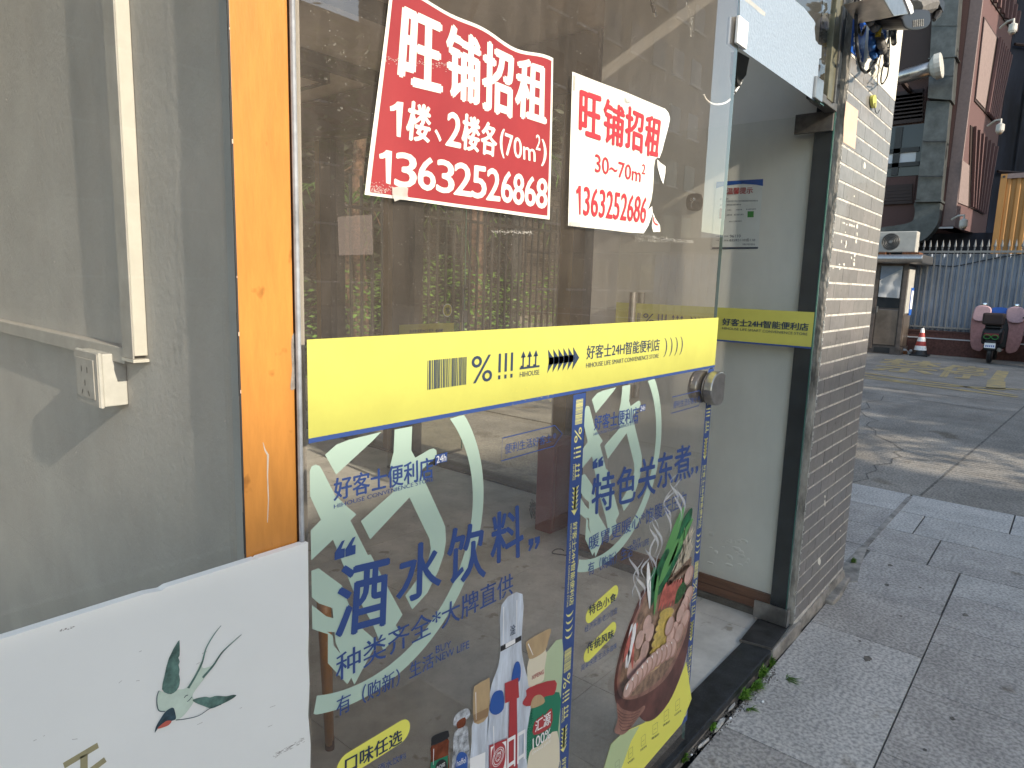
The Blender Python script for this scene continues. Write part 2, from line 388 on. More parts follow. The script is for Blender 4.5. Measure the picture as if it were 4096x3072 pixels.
for i in range(9):
    for jx in range(-8, 6):
        if jx*.6 + .6 < 5.6 and (jx*.6 > 5 or -.65 - i*.45 < -.7): pass
far = MB()
for i in range(22):
    for jx in range(-12, 11):
        x0 = jx*.5; y1 = -.82 - i*.45
        if x0 + .5 <= 5.6: far.box(x0+.003, x0+.497, y1-.447, y1, -.012, 0)
for jx in range(-12, 2):
    for i in range(2): far.box(jx*.5-.05+.003, jx*.5+.447, -.65+i*.7, .02+i*.7, -.012, -.001)
o = mk('paving_slab', far, M['granite0'], pav); o['kind'] = 'stuff'
o = mk('kerb_mortar', MB().prism([Vector(p) for p in ((3.66,.775,-.004),(3.72,.72,-.004),(3.95,.76,-.004),(4.3,.80,-.004),(5.6,.79,-.004),(5.6,.82,-.004),(4.3,.83,-.004),(3.9,.84,-.004),(3.7,.83,-.004))], (0,0,.007)), M['concrete'], pav)
# stains, gum and litter on the slabs
st = MB()
def blob(mb, x, y, r, z=.0012, n=14, e=1.0):
    pts = [Vector((x+r*e*(1+rnd(-.25,.25))*math.cos(6.283*i/n), y+r*(1+rnd(-.25,.25))*math.sin(6.283*i/n), z)) for i in range(n)]
    poly3(mb, pts)
for px, py, r in ((3469,2635,.016),(3604,2465,.007),(3548,2340,.011),(3860,2460,.012),(3810,2875,.008),(3440,2565,.006),(3680,2350,.007),(3700,3000,.006),(3560,2262,.013)):
    p = onZ(px, py, 0); blob(st, p.x, p.y, r, e=1.5)
mk('stain', st, M['dirt'], pav)

# ================================================================== THRESHOLD
step = thing('door_step', 'black granite door step on a rough concrete base along the foot of the shop glass', 'step', (1.8,.85,0))
mk('concrete_base', MB().box(.5, 3.0, .800, .92, -.02, .025), M['concrete'], step)
mk('granite_slab', MB().box(.52, 2.630, .790, .905, .026, .055), M['granite_black'], step, bevel=.003)
mk('concrete_nosing', MB().prism([Vector(p) for p in ((2.636,.783,-.01),(2.636,.783,.052),(2.90,.776,.062),(2.965,.774,.05),(2.975,.772,-.01))], (0,.03,0)), M['concrete'], step, bevel=.004)
mt = mk('rubber_mat', MB().prism([Vector(p) for p in ((2.640,.792,.056),(2.612,.912,.056),(2.84,.925,.056),(2.90,.80,.056))], (0,0,.006)), M['mat_rubber'], step, bevel=.002)
mk('aluminium_edge', MB().hexa([Vector(p) for p in ((2.606,.914,.055),(2.632,.788,.055),(2.638,.788,.055),(2.612,.914,.055))], (0,0,.008)), M['steel_dull'], step)
mk('aluminium_edge', MB().hexa([Vector(p) for p in ((2.636,.786,.055),(2.90,.790,.058),(2.90,.794,.058),(2.636,.791,.055))], (0,0,.007)), M['steel'], step)

# ================================================================== INTERIOR
fl = mk('interior_floor', MB().box(-4, 3.58, .905, 7.0, -.05, .030), M['grout']); struct(fl)
tx = [1.15+.8*i for i in range(-3, 4)]
for i, x in enumerate([-.45,.35,1.15,1.95,2.75,3.55]):
    for j, y in enumerate([.906,1.20,2.0,2.8,3.6,4.4,5.2,6.0]):
        x1 = x+.8 if x+.8 < 3.58 else 3.58; y1 = [1.20,2.0,2.8,3.6,4.4,5.2,6.0,6.9][j]
        if x1-x < .1: continue
        if x >= 2.75 and y < 1.3: x1 = 2.92
        mk('floor_tile', MB().box(x+.0015, x1-.0015, y+.0015, y1-.0015, .03, .045), M['floor_tile'], fl)
sw = mk('side_wall', MB().box(2.92, 3.60, .865, 1.93, -.02, 3.2), M['side_wall']); struct(sw)
mk('skirting_board', MB().box(2.905, 2.92, .90, 1.93, .075, .155), M['brown'], sw)
mk('skirting_groove', MB().box(2.9035, 2.905, .90, 1.93, .112, .116), M['brown_trim'], sw)
mk('door_track', MB().box(2.89, 2.92, .93, 1.93, .045, .075), M['steel_dull'], sw)
mk('slate_pilaster', MB().box(2.889, 2.9199, .819, .893, .046, 3.0), M['slate'], sw)
pp = mk('peeling_patch', MB(), M['side_wall'], sw)
# plaster blister low on the wall
bl = MB()
for _ in range(26):
    c = onX(2960+rnd(-130,40), 2190+rnd(-60,70), 2.92); bl.ball((2.9205, c.y, c.z), .0025, rnd(.006,.02), rnd(.004,.012), 8, 5)
bpy.data.objects.remove(pp); mk('peeling_plaster', bl, M['side_wall'], sw, smooth=True)
cl = mk('ceiling', MB().box(-4, 3.62, .84, 7.0, 3.02, 3.2), M['ceiling']); struct(cl)
bmx = MB()
for y in (3.2, 4.25, 5.6): bmx.box(-3, 3.6, y, y+.10, 2.94, 3.02)
mk('ceiling_beam', bmx, M['ceiling_dark'], cl)
bw = mk('back_wall', MB().box(-4, 3.3, 7.0, 7.1, -.05, 3.2), M['ceiling']); struct(bw)
lp = thing('ceiling_lamp', 'rectangular dark rimmed lamp under the brown shop ceiling at upper left', 'lamp', (2.45,3.6,2.7))
mk('lamp_frame', MB().box(1.85, 2.42, 3.50, 3.53, 2.60, 2.66).box(1.85, 2.42, 3.80, 3.83, 2.60, 2.66).box(2.42, 2.45, 3.50, 3.83, 2.60, 2.66).box(1.82, 1.85, 3.5, 3.83, 2.60, 2.66), M['ceiling_dark'], lp)
mk('diffuser', MB().box(1.85, 2.42, 3.53, 3.80, 2.61, 2.64), M['ceiling'], lp)
mk('hanging_rod', MB().tube([(2.1,3.66,2.64),(2.1,3.66,3.02)], .008), M['ceiling_dark'], lp)
lb = thing('ceiling_duct', 'dark long duct hanging from the shop ceiling behind the red poster', 'duct', (3,3,2.9))
p0 = onY(1500, -40, 3.0); p1 = onY(2110, 165, 3.0)
mk('duct_body', MB().box(p0.x, p1.x, 2.9, 3.15, p1.z-.02, p1.z+.08), M['ceiling_dark'], lb)

# left unit: partition wall going inwards behind the left glass
PW = .45
pw = mk('partition_wall', MB().box(PW, .535, .8305, 6.0, -.02, 3.1), M['grey_wall']); struct(pw)
lf = mk('left_floor', MB().box(-5, .44, .86, 6.0, -.05, .03), M['floor_tile']); struct(lf)
tr = thing('cable_trunking', 'white plastic cable trunking forming an L on the grey wall above the socket', 'trunking', (PW,1.16,1.6))
def U(px, py, x): return onX(px, py, x)
mk('vertical_duct', MB().box(PW-.021, PW-.0006, 1.146, 1.184, 1.362, 2.6), M['trunking'], tr, bevel=.0015)
mk('shaded_side', MB().box(PW-.0235, PW-.0212, 1.1465, 1.187, 1.358, 2.6), M['shaded_plastic'], tr)  # thin panel carrying the painted shade of the duct's side face
mk('horizontal_duct', MB().box(PW-.022, PW-.0006, 1.186, 3.2, 1.345, 1.372), M['shaded_plastic'], tr, bevel=.002)
mk('end_cap', MB().box(PW-.025, PW-.0006, 1.142, 1.189, 1.352, 1.357), M['trunking'], tr)
sk = thing('wall_socket', 'white five-hole wall socket box below the trunking on the grey wall', 'socket', (PW,1.29,1.31))
bx = mk('back_box', MB().box(PW-.038, PW-.0006, 1.238, 1.343, 1.268, 1.358), M['plastic'], sk, bevel=.002)
fc = mk('face_plate', MB().box(PW-.044, PW-.038, 1.236, 1.345, 1.266, 1.360), M['plastic'], sk, bevel=.002)
mk('shaded_front', MB().box(PW-.0462, PW-.0442, 1.238, 1.343, 1.268, 1.358), M['shaded_plastic'], fc)  # painted shade over the white socket front
mk('inner_frame', MB().box(PW-.0482, PW-.0464, 1.25, 1.331, 1.279, 1.347), M['shaded_plastic'], fc, bevel=.001)
hs = MB(); X0 = PW-.0488
for (y, z, a, ln) in ((1.277,1.328,0,.010),(1.303,1.328,0,.010),(1.29,1.305,0,.010),(1.275,1.288,.6,.010),(1.305,1.288,-.6,.010)):
    d = Vector((0, math.sin(a), math.cos(a)))*ln/2; c = Vector((X0, y, z)); line3(hs, [c-d, c+d], .0035, Vector((1,0,0)))
mk('pin_hole', hs, M['dark'], fc)

# ================================================================== ORANGE POST, WHITE BOARD
op = thing('orange_post', 'orange painted flat post between the grey wall and the big shop window', 'post', (.47,.82,0))
mk('orange_face', MB().box(.434, .514, .824, .829, -.02, 2.9), M['orange'], op, bevel=.002)
mk('brown_edge', MB().box(.514, .522, .826, .86, -.02, 2.9), M['brown_trim'], op)
mk('grey_seal', MB().prism([Vector((.5165 + .0035*math.cos(t)*1.0, .8175 + .0045*math.sin(t), -.02)) for t in [i*math.pi/4 for i in range(8)]], (0,0,2.95)), M['seal'], op)
crk = MB(); z = -.02
while z < 2.2:
    l = rnd(.02,.09); crk.box(.4322+rnd(-.0004,.0004), .4345, .8225, .824, z, z+l); z += l
mk('black_gap', crk, M['dark'], op)
chp = MB()
for _ in range(9):
    zz = rnd(1.12,1.95); chp.box(.4325+rnd(-.0006,.0012), .4335+rnd(0,.0016), .8218, .8225, zz, zz+rnd(.002,.006))
mk('plaster_chip', chp, M['beige_paper'], op)
tp = MB(); c = [onY(*p, .8232) for p in ((1172,1340),(1190,1330),(1186,1540),(1160,1555))]
poly3(tp, [onY(*p, .8236) for p in sm([(1168,1345),(1190,1328),(1192,1400),(1186,1500),(1188,1545),(1162,1558),(1168,1480),(1165,1410)], 3)])
tag(mk('tape_remnant', tp, M['tape_grey']), 'torn strip of old tape on the orange post beside the yellow band', 'tape')
tp = MB()
for zz, x in ((1.247,.47),(1.36,.45)):
    pass
line3(tp, [onY(*p, .8238) for p in ((1052,1770),(1060,1800),(1072,1820),(1070,1900),(1074,2000),(1070,2090))], [.0008,.002,.003,.0018,.0018,.001], NY)
tag(mk('paint_drip', tp, M['tape']), 'thin pale drip running down the lower part of the orange post', 'drip')

wb = thing('white_board', 'white board with a painted swallow below the grey wall and orange post', 'board', (.1,.81,.5))
edge = [(-1.2,1.1195),(.495,1.1195)]
pts = [Vector((x,.808,z)) for x, z in ((-1.2,-.02),(-1.2,1.1195),(.30,1.1195),(.318,1.117),(.325,1.1195),(.44,1.1195),(.442,1.118),(.445,1.1195),(.5205,1.1195),(.520,1.08),(.5195,.99),(.5175,.95),(.519,.90),(.516,.85),(.519,.80),(.517,.74),(.519,.70),(.5165,.62),(.5165,-.02))]
mk('board_panel', MB().prism(pts, (0,.012,0)), M['board_white'], wb)
BP = Plane('y', .8078)
zw = zc((0,2000), .6462)
A('bird_green', (.12,.22,.19), .6, nscale=60, namt=.4); A('bird_dark', (.045,.085,.11), .6, nscale=90, namt=.4); A('bird_light', (.58,.70,.60), .6, nscale=30, namt=.1); A('bird_red', (.5,.12,.09), .6)
A('gold_ink', (.33,.30,.17), .5)
bird = mk('swallow_print', MB(), M['bird_green'], wb); bpy.data.objects.remove(bird)
def art(name, pts, m, parent, plane, f, k=0, n=4, smooth=True, label=None):
    mb = MB(); q = sm(pts, n) if smooth else pts
    poly3(mb, [plane.px(f(*p), k) for p in q]); o = mk(name, mb, M[m], parent)
    if label: o['label'] = label
    return o
art('bird_body', [(985,1180),(1040,1200),(1090,1175),(1150,1165),(1200,1100),(1245,1000),(1255,1040),(1300,1030),(1325,1020),(1260,1110),(1195,1200),(1200,1240),(1180,1280),(1130,1340),(1085,1362),(1050,1330),(1020,1308),(985,1305),(972,1270),(975,1215)], 'bird_light', wb, BP, zw, 1)
art('bird_wing', [(1103,873),(1112,885),(1112,960),(1104,975),(1113,1000),(1106,1020),(1112,1050),(1108,1080),(1114,1110),(1106,1160),(1075,1195),(1040,1200),(1003,1172),(1018,1090),(1045,980)], 'bird_green', wb, BP, zw, 2, 2)
art('bird_wing', [(1463,1210),(1440,1206),(1400,1215),(1340,1212),(1300,1222),(1265,1218),(1195,1235),(1210,1255),(1260,1275),(1310,1290),(1370,1265),(1430,1235)], 'bird_green', wb, BP, zw, 2, 3)
art('bird_head', [(1070,1285),(1085,1320),(1088,1355),(1062,1368),(1030,1385),(985,1405),(970,1425),(958,1440),(965,1405),(990,1360),(1025,1310)], 'bird_dark', wb, BP, zw, 3)
art('bird_throat', [(1062,1368),(1030,1368),(990,1398),(975,1416),(1010,1408),(1045,1392)], 'bird_red', wb, BP, zw, 4)
tl = MB()
for pp_ in (((1165,1165),(1210,1090),(1250,1010),(1275,920),(1320,840),(1368,778)), ((1255,1100),(1320,1025),(1370,950),(1430,890),(1495,833))):
    q = sm(list(pp_), 5, False); line3(tl, [BP.px(zw(*p), 3) for p in q], [.0026*(1-i/len(q))+.0008 for i in range(len(q))], NY)
mk('bird_tail', tl, M['bird_green'], wb)
ol = MB()
for pp_ in (((985,1180),(972,1215),(973,1270),(985,1305),(1022,1308)), ((1088,1362),(1150,1355),(1230,1335),(1300,1290),(1370,1265)), ((1140,1225),(1150,1212),(1163,1208)), ((1160,1248),(1175,1235),(1188,1218))):
    line3(ol, [BP.px(zw(*p), 5) for p in sm(list(pp_), 4, False)], .0011, NY)
mk('bird_outline', ol, M['bird_dark'], wb)
lt = MB()
for a, b in (((395,1645),(607,1518)), ((520,1580),(520,1700)), ((425,1780),(652,1606))):
    line3(lt, [BP.px(zw(*a), 1), BP.px(zw(*b), 1)], .0075, NY)
mk('gold_lettering', lt, M['gold_ink'], wb)
sc = MB()
for k in range(60):
    a = rnd(0,1); x = 1700+a*180+rnd(-14,14); y = 1585-a*100+rnd(-12,12); l = rnd(5,26)
    line3(sc, [BP.px(zw(x,y),1), BP.px(zw(x+l,y-l*.5),1)], .0004, NY)
for k in range(14):
    x = 360+rnd(0,100); y = 812-(x-360)*.28+rnd(-4,6); line3(sc, [BP.px(zw(x,y),1), BP.px(zw(x+rnd(4,14),y-3),1)], .0009, NY)
for k in range(12):
    x = rnd(200,1850); y = rnd(900,1500); line3(sc, [BP.px(zw(x,y),1), BP.px(zw(x+rnd(3,40),y-rnd(0,20)),1)], .0004, NY)
mk('scuff', sc, M['tape_grey'], wb)

# ================================================================== GLASS
lg = thing('left_window', 'dusty glass pane in front of the grey wall with the socket', 'window', (0,.845,1.8))
mk('glass', MB().box(-3.0, .432, .842, .850, 1.0, 3.0), M['glass_left'], lg)
# low things seen through left glass: none besides the wall
wp = thing('shop_window', 'large frameless shop window pane carrying the posters and the yellow band', 'window', (1.2,.815,.06))
wg = MB().add([(.5205,G,.056),(1.888,G,.056),(1.893,G,2.9),(.5205,G,2.9),(.5205,G+.010,.056),(1.888,G+.010,.056),(1.893,G+.010,2.9),(.5205,G+.010,2.9)],
    [(0,1,2,3),(7,6,5,4),(0,4,5,1),(2,6,7,3),(3,7,4,0)])
mk('glass', wg, M['glass'], wp)
mk('glass_edge', MB().add([(1.8882,G+.0005,.056),(1.8892,G+.0005,.056),(1.8942,G+.0005,2.9),(1.8932,G+.0005,2.9),(1.8882,G+.0095,.056),(1.8892,G+.0095,.056),(1.8942,G+.0095,2.9),(1.8932,G+.0095,2.9)],
    [(0,1,2,3),(7,6,5,4),(1,5,6,2),(0,3,7,4)]), M['glass_edge'], wp)
# round lock at the free edge
lk = MB(); zl = 1.207
def dround(y0, y1, r, xc, cut):
    pts = []
    for i in range(28):
        t = 2*math.pi*i/28; x = xc + r*math.cos(t)*1.15; z = zl + r*math.sin(t); pts.append(Vector((min(x, cut), y0, z)))
    return MB().prism(pts, (0, y1-y0, 0))
mk('lock_outer', dround(.776, .804, .050, 1.872, 1.908), M['steel'], wp, bevel=.004)
mk('lock_ring', dround(.804, .8088, .046, 1.866, 1.905), M['steel_dull'], wp, bevel=.002)
mk('lock_inner', dround(.822, .850, .048, 1.866, 1.905), M['steel'], wp, bevel=.004)
tw = thing('transom_window', 'transom pane with peeling frosted blue film above the open door', 'window', (2.3,.815,2.17))
mk('glass', MB().box(1.902, 2.70, G, G+.010, 2.172, 2.95), M['glass_door'], tw)
mk('glass_bottom_edge', MB().box(1.902, 2.70, G+.0005, G+.0095, 2.166, 2.1715), M['glass_edge'], tw)
FP = Plane('y', G-.0008)
fm = MB(); film = [(2962,-200),(3120,-200),(3178,0),(3215,30),(3255,80),(3262,95),(3258,110),(3262,160),(3275,178),(3287,182),(3285,232),(3276,235),(3274,272),(3270,330),(3264,352),(3262,400),(3256,402),(2957,192)]
poly3(fm, [FP.px(p) for p in film]); mk('frosted_film', fm, M['film'], tw)
fs = MB(); poly3(fs, [FP.px(p, 1) for p in ((2975,-6),(2990,-10),(3062,50),(3060,66),(3040,52),(3010,25),(2982,5))]); mk('clear_tape', fs, M['tape'], tw)
mk('white_sheet', MB().box(2.62, 2.70, .822, .826, 2.30, 2.95), M['window_dark'], tw)
ca = mk('glass_clip', MB().box(1.862, 1.93, .799, .8085, 2.155, 2.225), M['pure'], tw, bevel=.002); ca['label'] = 'white square clip joining the panes'
mk('glass_clip', MB().box(1.858, 1.925, .8215, .83, 2.155, 2.225), M['steel'], tw, bevel=.002)
mk('glass_clip', MB().box(2.555, 2.64, .799, .8085, 2.163, 2.235), M['steel'], tw, bevel=.002)
mk('glass_clip', MB().box(2.555, 2.64, .8215, .83, 2.163, 2.235), M['steel_dull'], tw, bevel=.002)
mk('steel_frame', MB().box(2.70, 2.775, .800, .835, 2.19, 2.95), M['frame_olive'], tw, bevel=.003)
mk('steel_frame_lip', MB().box(2.765, 2.778, .794, .800, 2.19, 2.95), M['steel_dull'], tw)
mk('hinge_bracket', MB().box(2.64, 2.84, .803, .845, 2.172, 2.200), M['steel_dull'], tw, bevel=.002)
mk('dark_channel', MB().box(2.778, 2.885, .815, .86, 2.20, 2.95), M['slate'], tw)
cbk = thing('wire_bundle', 'black plastic sleeve with cut wires hanging behind the transom pane', 'cable', (1.98,.86,2.1))
cm = MB(); PB = Plane('y', .87)
sleeve = [onY(*p, .88) for p in ((2950,205),(2998,232),(2990,270),(2985,300),(2965,325),(2962,345),(2950,330),(2944,300))]
mk('sleeve', MB().prism(sleeve, (0,.02,0)), M['dark'], cbk)
mk('wire', MB().tube([onY(*p, .885) for p in ((2985,285),(2970,320),(2955,345),(2940,368))], .0035, 6), M['pure'], cbk)
mk('wire', MB().tube([onY(*p, .885) for p in ((2965,320),(2950,350),(2938,375))], .0025, 6), M['cable_black'], cbk)
# the open glass door
dr = thing('glass_door', 'glass door leaf standing open inwards with a yellow band across it', 'door', (2.85,.82,.06))
DX = 2.848
mk('leaf_glass', MB().box(DX, DX+.010, .8145, 1.735, .066, 2.175), M['glass_door'], dr)
mk('leaf_edge', MB().box(DX-.0005, DX+.0105, .810, .8140, .066, 2.175), M['glass_edge'], dr)
mk('top_patch', MB().box(DX-.013, DX-.0006, .812, .955, 2.105, 2.180), M['steel_dull'], dr, bevel=.002)
mk('bottom_patch', MB().box(DX-.012, DX-.0006, .806, .945, .066, .142), M['steel'], dr, bevel=.002)
mk('bottom_patch_cap', MB().box(DX-.013, DX+.02, .799, .8055, .066, .142), M['steel'], dr, bevel=.001)
for x in (DX-.035, DX+.045):
    h = mk('pull_handle', MB().tube([(x,1.625,.95),(x,1.625,1.462)], .017, 14), M['steel'], dr, smooth=False)
    mk('handle_stand', MB().tube([(x,1.625,1.02),(DX+.005,1.625,1.02)], .008, 8), M['steel'], h)

# ================================================================== BRICK PIER
pr = thing('tiled_pier', 'grey brick-tiled pier beside the open door', 'pier', (3.28,.80,0))
mk('pier_core', MB().box(2.893, 3.68, .7886, .862, -.02, 3.2).box(3.602, 3.68, .864, 2.3, -.02, 3.2), M['mortar'], pr)
rv = MB(); zz = 0.03; pz = []
while zz < 3.1: pz.append(zz); zz += rnd(.012,.03)
vs = []; fsx = []
for i, z in enumerate(pz):
    w = .800 + rnd(-.0022,.002); vs += [(2.892,.789+rnd(-.0005,.001),z),(2.8905+rnd(-.0012,.0008),w,z),(2.892,.817+rnd(-.002,.001),z)]
for i in range(len(pz)-1):
    for k in (0,1): a = i*3+k; fsx.append((a,a+1,a+4,a+3))
mk('plaster_reveal', MB().add(vs, fsx), M['plaster'], pr)
ROW = .06615; z0 = .2735 - 3*ROW; cnt = 0
tilemesh = {}
for r in range(36):
    za = z0 + r*ROW; zb = za + ROW
    if za > 2.38: break
    if zb < .03: continue
    off = (2.98 if r % 2 else 3.10) + rnd(-.008,.008)
    js = [2.8945] + [off + .2325*k for k in range(-1, 4) if 2.91 < off + .2325*k < 3.665] + [3.6795]
    for a, b in zip(js, js[1:]):
        t_ = MB(); d = rnd(-.0006,.0006); m_ = .0042; v_ = .0015
        t_.box(a+v_, b-v_, .7868+d*.6, .7885, za+m_+rnd(0,.0008), zb-m_-rnd(0,.0008) if zb < 2.37 else 2.385)
        mk('tile', t_, M['tile%d' % random.choice((0,0,1,2,3))], pr)
mk('ragged_grout', (lambda mb: [mb.box(2.8925+rnd(-.001,.001), 2.8955+rnd(0,.003), .7855, .7935, z, z+rnd(.004,.02)) for z in [rnd(.05,2.38) for _ in range(120)]] and mb)(MB()), M['mortar'], pr)['kind'] = 'stuff'
mk('whitewash_wall', MB().box(2.893, 3.682, .7866, .7884, 2.387, 3.2), M['whitewash'], pr)
mk('cement_foot', MB().prism([Vector(p) for p in ((2.93,.785,-.01),(2.93,.785,.05),(3.3,.784,.062),(3.684,.782,.06),(3.69,.77,-.01))], (0,.008,0)), M['concrete'], pr)
mk('cement_corner', MB().prism([Vector(p) for p in ((3.35,.740,-.008),(3.45,.735,-.008),(3.72,.755,-.008),(3.72,.785,-.008),(3.34,.786,-.008))], (0,0,.03)), M['concrete'], pr, bevel=.008)
# paint spatters and dabs on the tiles
sp = MB(); z3b = zc((3150,600), .3618); z5c = zc((3050,1800), .3618); TP = Plane('y', .7862)
for (x, y, a, b) in [(855,175,12,45),(615,805,6,10),(630,810,6,10),(655,825,7,8),(690,830,8,16),(712,835,8,16),(735,845,7,12),(770,850,8,28),(770,930,5,22),(640,910,5,8),(597,1010,4,20),(650,1030,6,30),(642,1065,5,18),(758,1010,6,24),(745,1165,7,20),(738,1215,5,14),(735,1260,8,28),(625,1265,7,16),(575,1265,8,9),(505,1308,6,6),(578,1315,8,9),(708,1190,5,16),(738,510,5,12)]:
    n = 9; pts = [(x + a*(1+rnd(-.3,.3))*math.cos(6.283*i/n), y + b*(1+rnd(-.3,.3))*math.sin(6.283*i/n)) for i in range(n)]
    poly3(sp, [TP.px(z3b(*p)) for p in pts])
for (x, y, a, b) in [(628,1225,16,44),(690,515,7,18),(690,590,7,40),(770,120,5,24),(862,893,6,10)]:
    n = 10; pts = [(x + a*(1+rnd(-.25,.25))*math.cos(6.283*i/n), y + b*(1+rnd(-.25,.25))*math.sin(6.283*i/n)) for i in range(n)]
    poly3(sp, [TP.px(z5c(*p)) for p in pts])
mk('paint_spatter', sp, M['whitewash'], pr)['kind'] = 'stuff'
# ================================================================== PRINTED BANDS
def band_print(parent, fn, ink, nrm, latin=True, mirror=False, span=(0, 1.378), bold=.022):
    a0, a1 = span
    def Q(l, r, b, t): return [fn(l, t), fn(r, t), fn(r, b), fn(l, b)]
    def rect(mb, l, r, b, t):
        if l >= a0 and r <= a1: mb.quad(*Q(l, r, b, t)[::-1])
    mb = MB(); x = .225; rs = random.Random(3)
    while x < .316:
        w = rs.choice((.0008,.0013,.0013,.002,.0026)); rect(mb, x, x+w, .046, .095); x += w + rs.choice((.0009,.0012,.002))
    if mb.v: mk('barcode_print', mb, M[ink], parent)
    mb = MB()
    def put(body, l, r, b, t, off=0, sp=1.0):
        if l >= a0 and r <= a1: text4(mb, body, Q(l, r, b, t), off, sp)
    put('%', .330, .385, .046, .095, .004); 
    for k in range(3):
        l = .401 + k*.0175; rect(mb, l+.001, l+.0075, .060, .095); rect(mb, l+.001, l+.0072, .047, .0545)
    for k in range(3):
        c = .474 + k*.0195
        rect(mb, c-.0022, c+.0022, .064, .086)
        if c-.008 >= a0 and c+.008 <= a1: mb.add([fn(c-.0075,.083), fn(c+.0075,.083), fn(c,.0955)], [(0,1,2)])
        rect(mb, c-.0075, c-.0012, .064, .0675)
    rect(mb, .464, .526, .0605, .0645)
    put('HIHOUSE', .465, .526, .0455, .0555, .012)
    for k in range(6):
        l = .552 + k*.0175
        if l >= a0 and l+.03 <= a1:
            mb.add([fn(l,.094), fn(l+.0245,.070), fn(l,.046), fn(l+.0045,.070)], [(0,1,3),(3,1,2)])
            if k < 5: rect(mb, l+.004, l+.020, .0625, .0775)
    put('好客士24H智能便利店', .692, 1.023, .0640, .0945, bold, .98)
    if latin: put('HIHOUSE LIFE SMART CONVENIENCE STORE', .692, 1.022, .0455, .0560, .012)
    for k in range(4):
        l = 1.046 + k*.030
        if l >= a0 and l+.03 <= a1:
            pts = []; ws = []
            for i in range(13):
                t = -1.25 + 2.5*i/12; pts.append(fn(l - .004 + .020*math.cos(t), .070 + .0245*math.sin(t)/math.sin(1.25))); ws.append(.0012+.0042*math.cos(t*1.1)**2)
            line3(mb, pts, ws, nrm)
    if mb.v: mk('lettering', mb, M[ink], parent)
bd = thing('yellow_band', 'wide yellow band with dark lettering stuck across the big shop window', 'sticker', (1.2,.809,1.34))
mk('yellow_film', MB().quad((.525,.8096,1.2712),(1.902,.8096,1.2712),(1.902,.8096,1.411),(.525,.8096,1.411)), M['yellow'], bd)
mk('blue_edge', MB().quad((.525,.8096,1.2640),(1.902,.8096,1.2640),(1.902,.8096,1.2710),(.525,.8096,1.2710)), M['blue'], bd)
band_print(bd, lambda a, b: Vector((.525+a, .8090, 1.2712+b)), 'navy', NY)
sc = MB(); zb = zc((1150,1100), .5425); BPn = Plane('y', .8093)
A('band_scuff', (.55,.52,.12), .8)
for k in range(230):
    if k % 2: x = 1650 + rnd(0,380); y = 855 - (x-1650)*.13 + rnd(-14,14)
    else: x = 1255 + rnd(0,700); y = 920 - (x-1255)*.06 + abs(random.gauss(0,1))*28 - 10
    l = rnd(2,9); line3(sc, [BPn.px(zb(x,y),0), BPn.px(zb(x+l,y-l*.2),0)], rnd(.0003,.0010), NY)
mk('scuff', sc, M['band_scuff'], bd)
XV = Vector((1,0,0))
bd2 = mk('door_band', MB().quad((DX-.0006,1.735,1.2712),(DX-.0006,.8146,1.2712),(DX-.0006,.8146,1.411),(DX-.0006,1.735,1.411)), M['yellow'], dr)
mk('blue_edge', MB().quad((DX-.0006,1.735,1.2640),(DX-.0006,.8146,1.2640),(DX-.0006,.8146,1.271),(DX-.0006,1.735,1.271)), M['blue'], bd2)
# door band print: latin text ends near the hinge; icons further in
band_print(bd2, lambda a, b: Vector((DX-.0012, 1.191-(a-.692)*1.0846, 1.2712+b)), 'navy', XV, span=(.30, 1.03), bold=.045)

# ================================================================== WINDOW STICKERS
def strip(name, label, x0, x1, ztop, zbot):
    t = thing(name, label, 'sticker', ((x0+x1)/2,.809,.7), 'blue strips of repeated symbols')
    mk('blue_film', MB().quad((x0,.8098,zbot),(x1,.8098,zbot),(x1,.8098,ztop),(x0,.8098,ztop)), M['blue'], t)
    xc = (x0+x1)/2; k = .60; st = ztop-.012
    for rep in range(3):
        z_ = st - rep*.975*k
        sp = (.225, min(1.2, .225 + (z_ - zbot - .004)/k))
        band_print(t, lambda a, b: Vector((xc+(b-.070)*k*.92, .8092, z_-(a-.225)*k)), 'pale_yellow', NY, span=sp, bold=.028)
strip('strip_sticker', 'blue strip of yellow symbols between the drinks poster and the hotpot poster', 1.1745, 1.2220, 1.2615, .06)
strip('strip_sticker', 'blue strip of yellow symbols along the free right edge of the shop window', 1.861, 1.8870, 1.2615, .118) if False else None
t2 = strip('strip_sticker', 'blue strip of yellow symbols along the free right edge of the shop window', 1.8590, 1.8985, 1.2615, .119)
GP = Plane('y', .8094)
zA = zc((1180,1500), .5515); zB = zc((1150,2000), .6462); zC = zc((2200,1150), .5425); zD = zc((2200,1950), .6762)
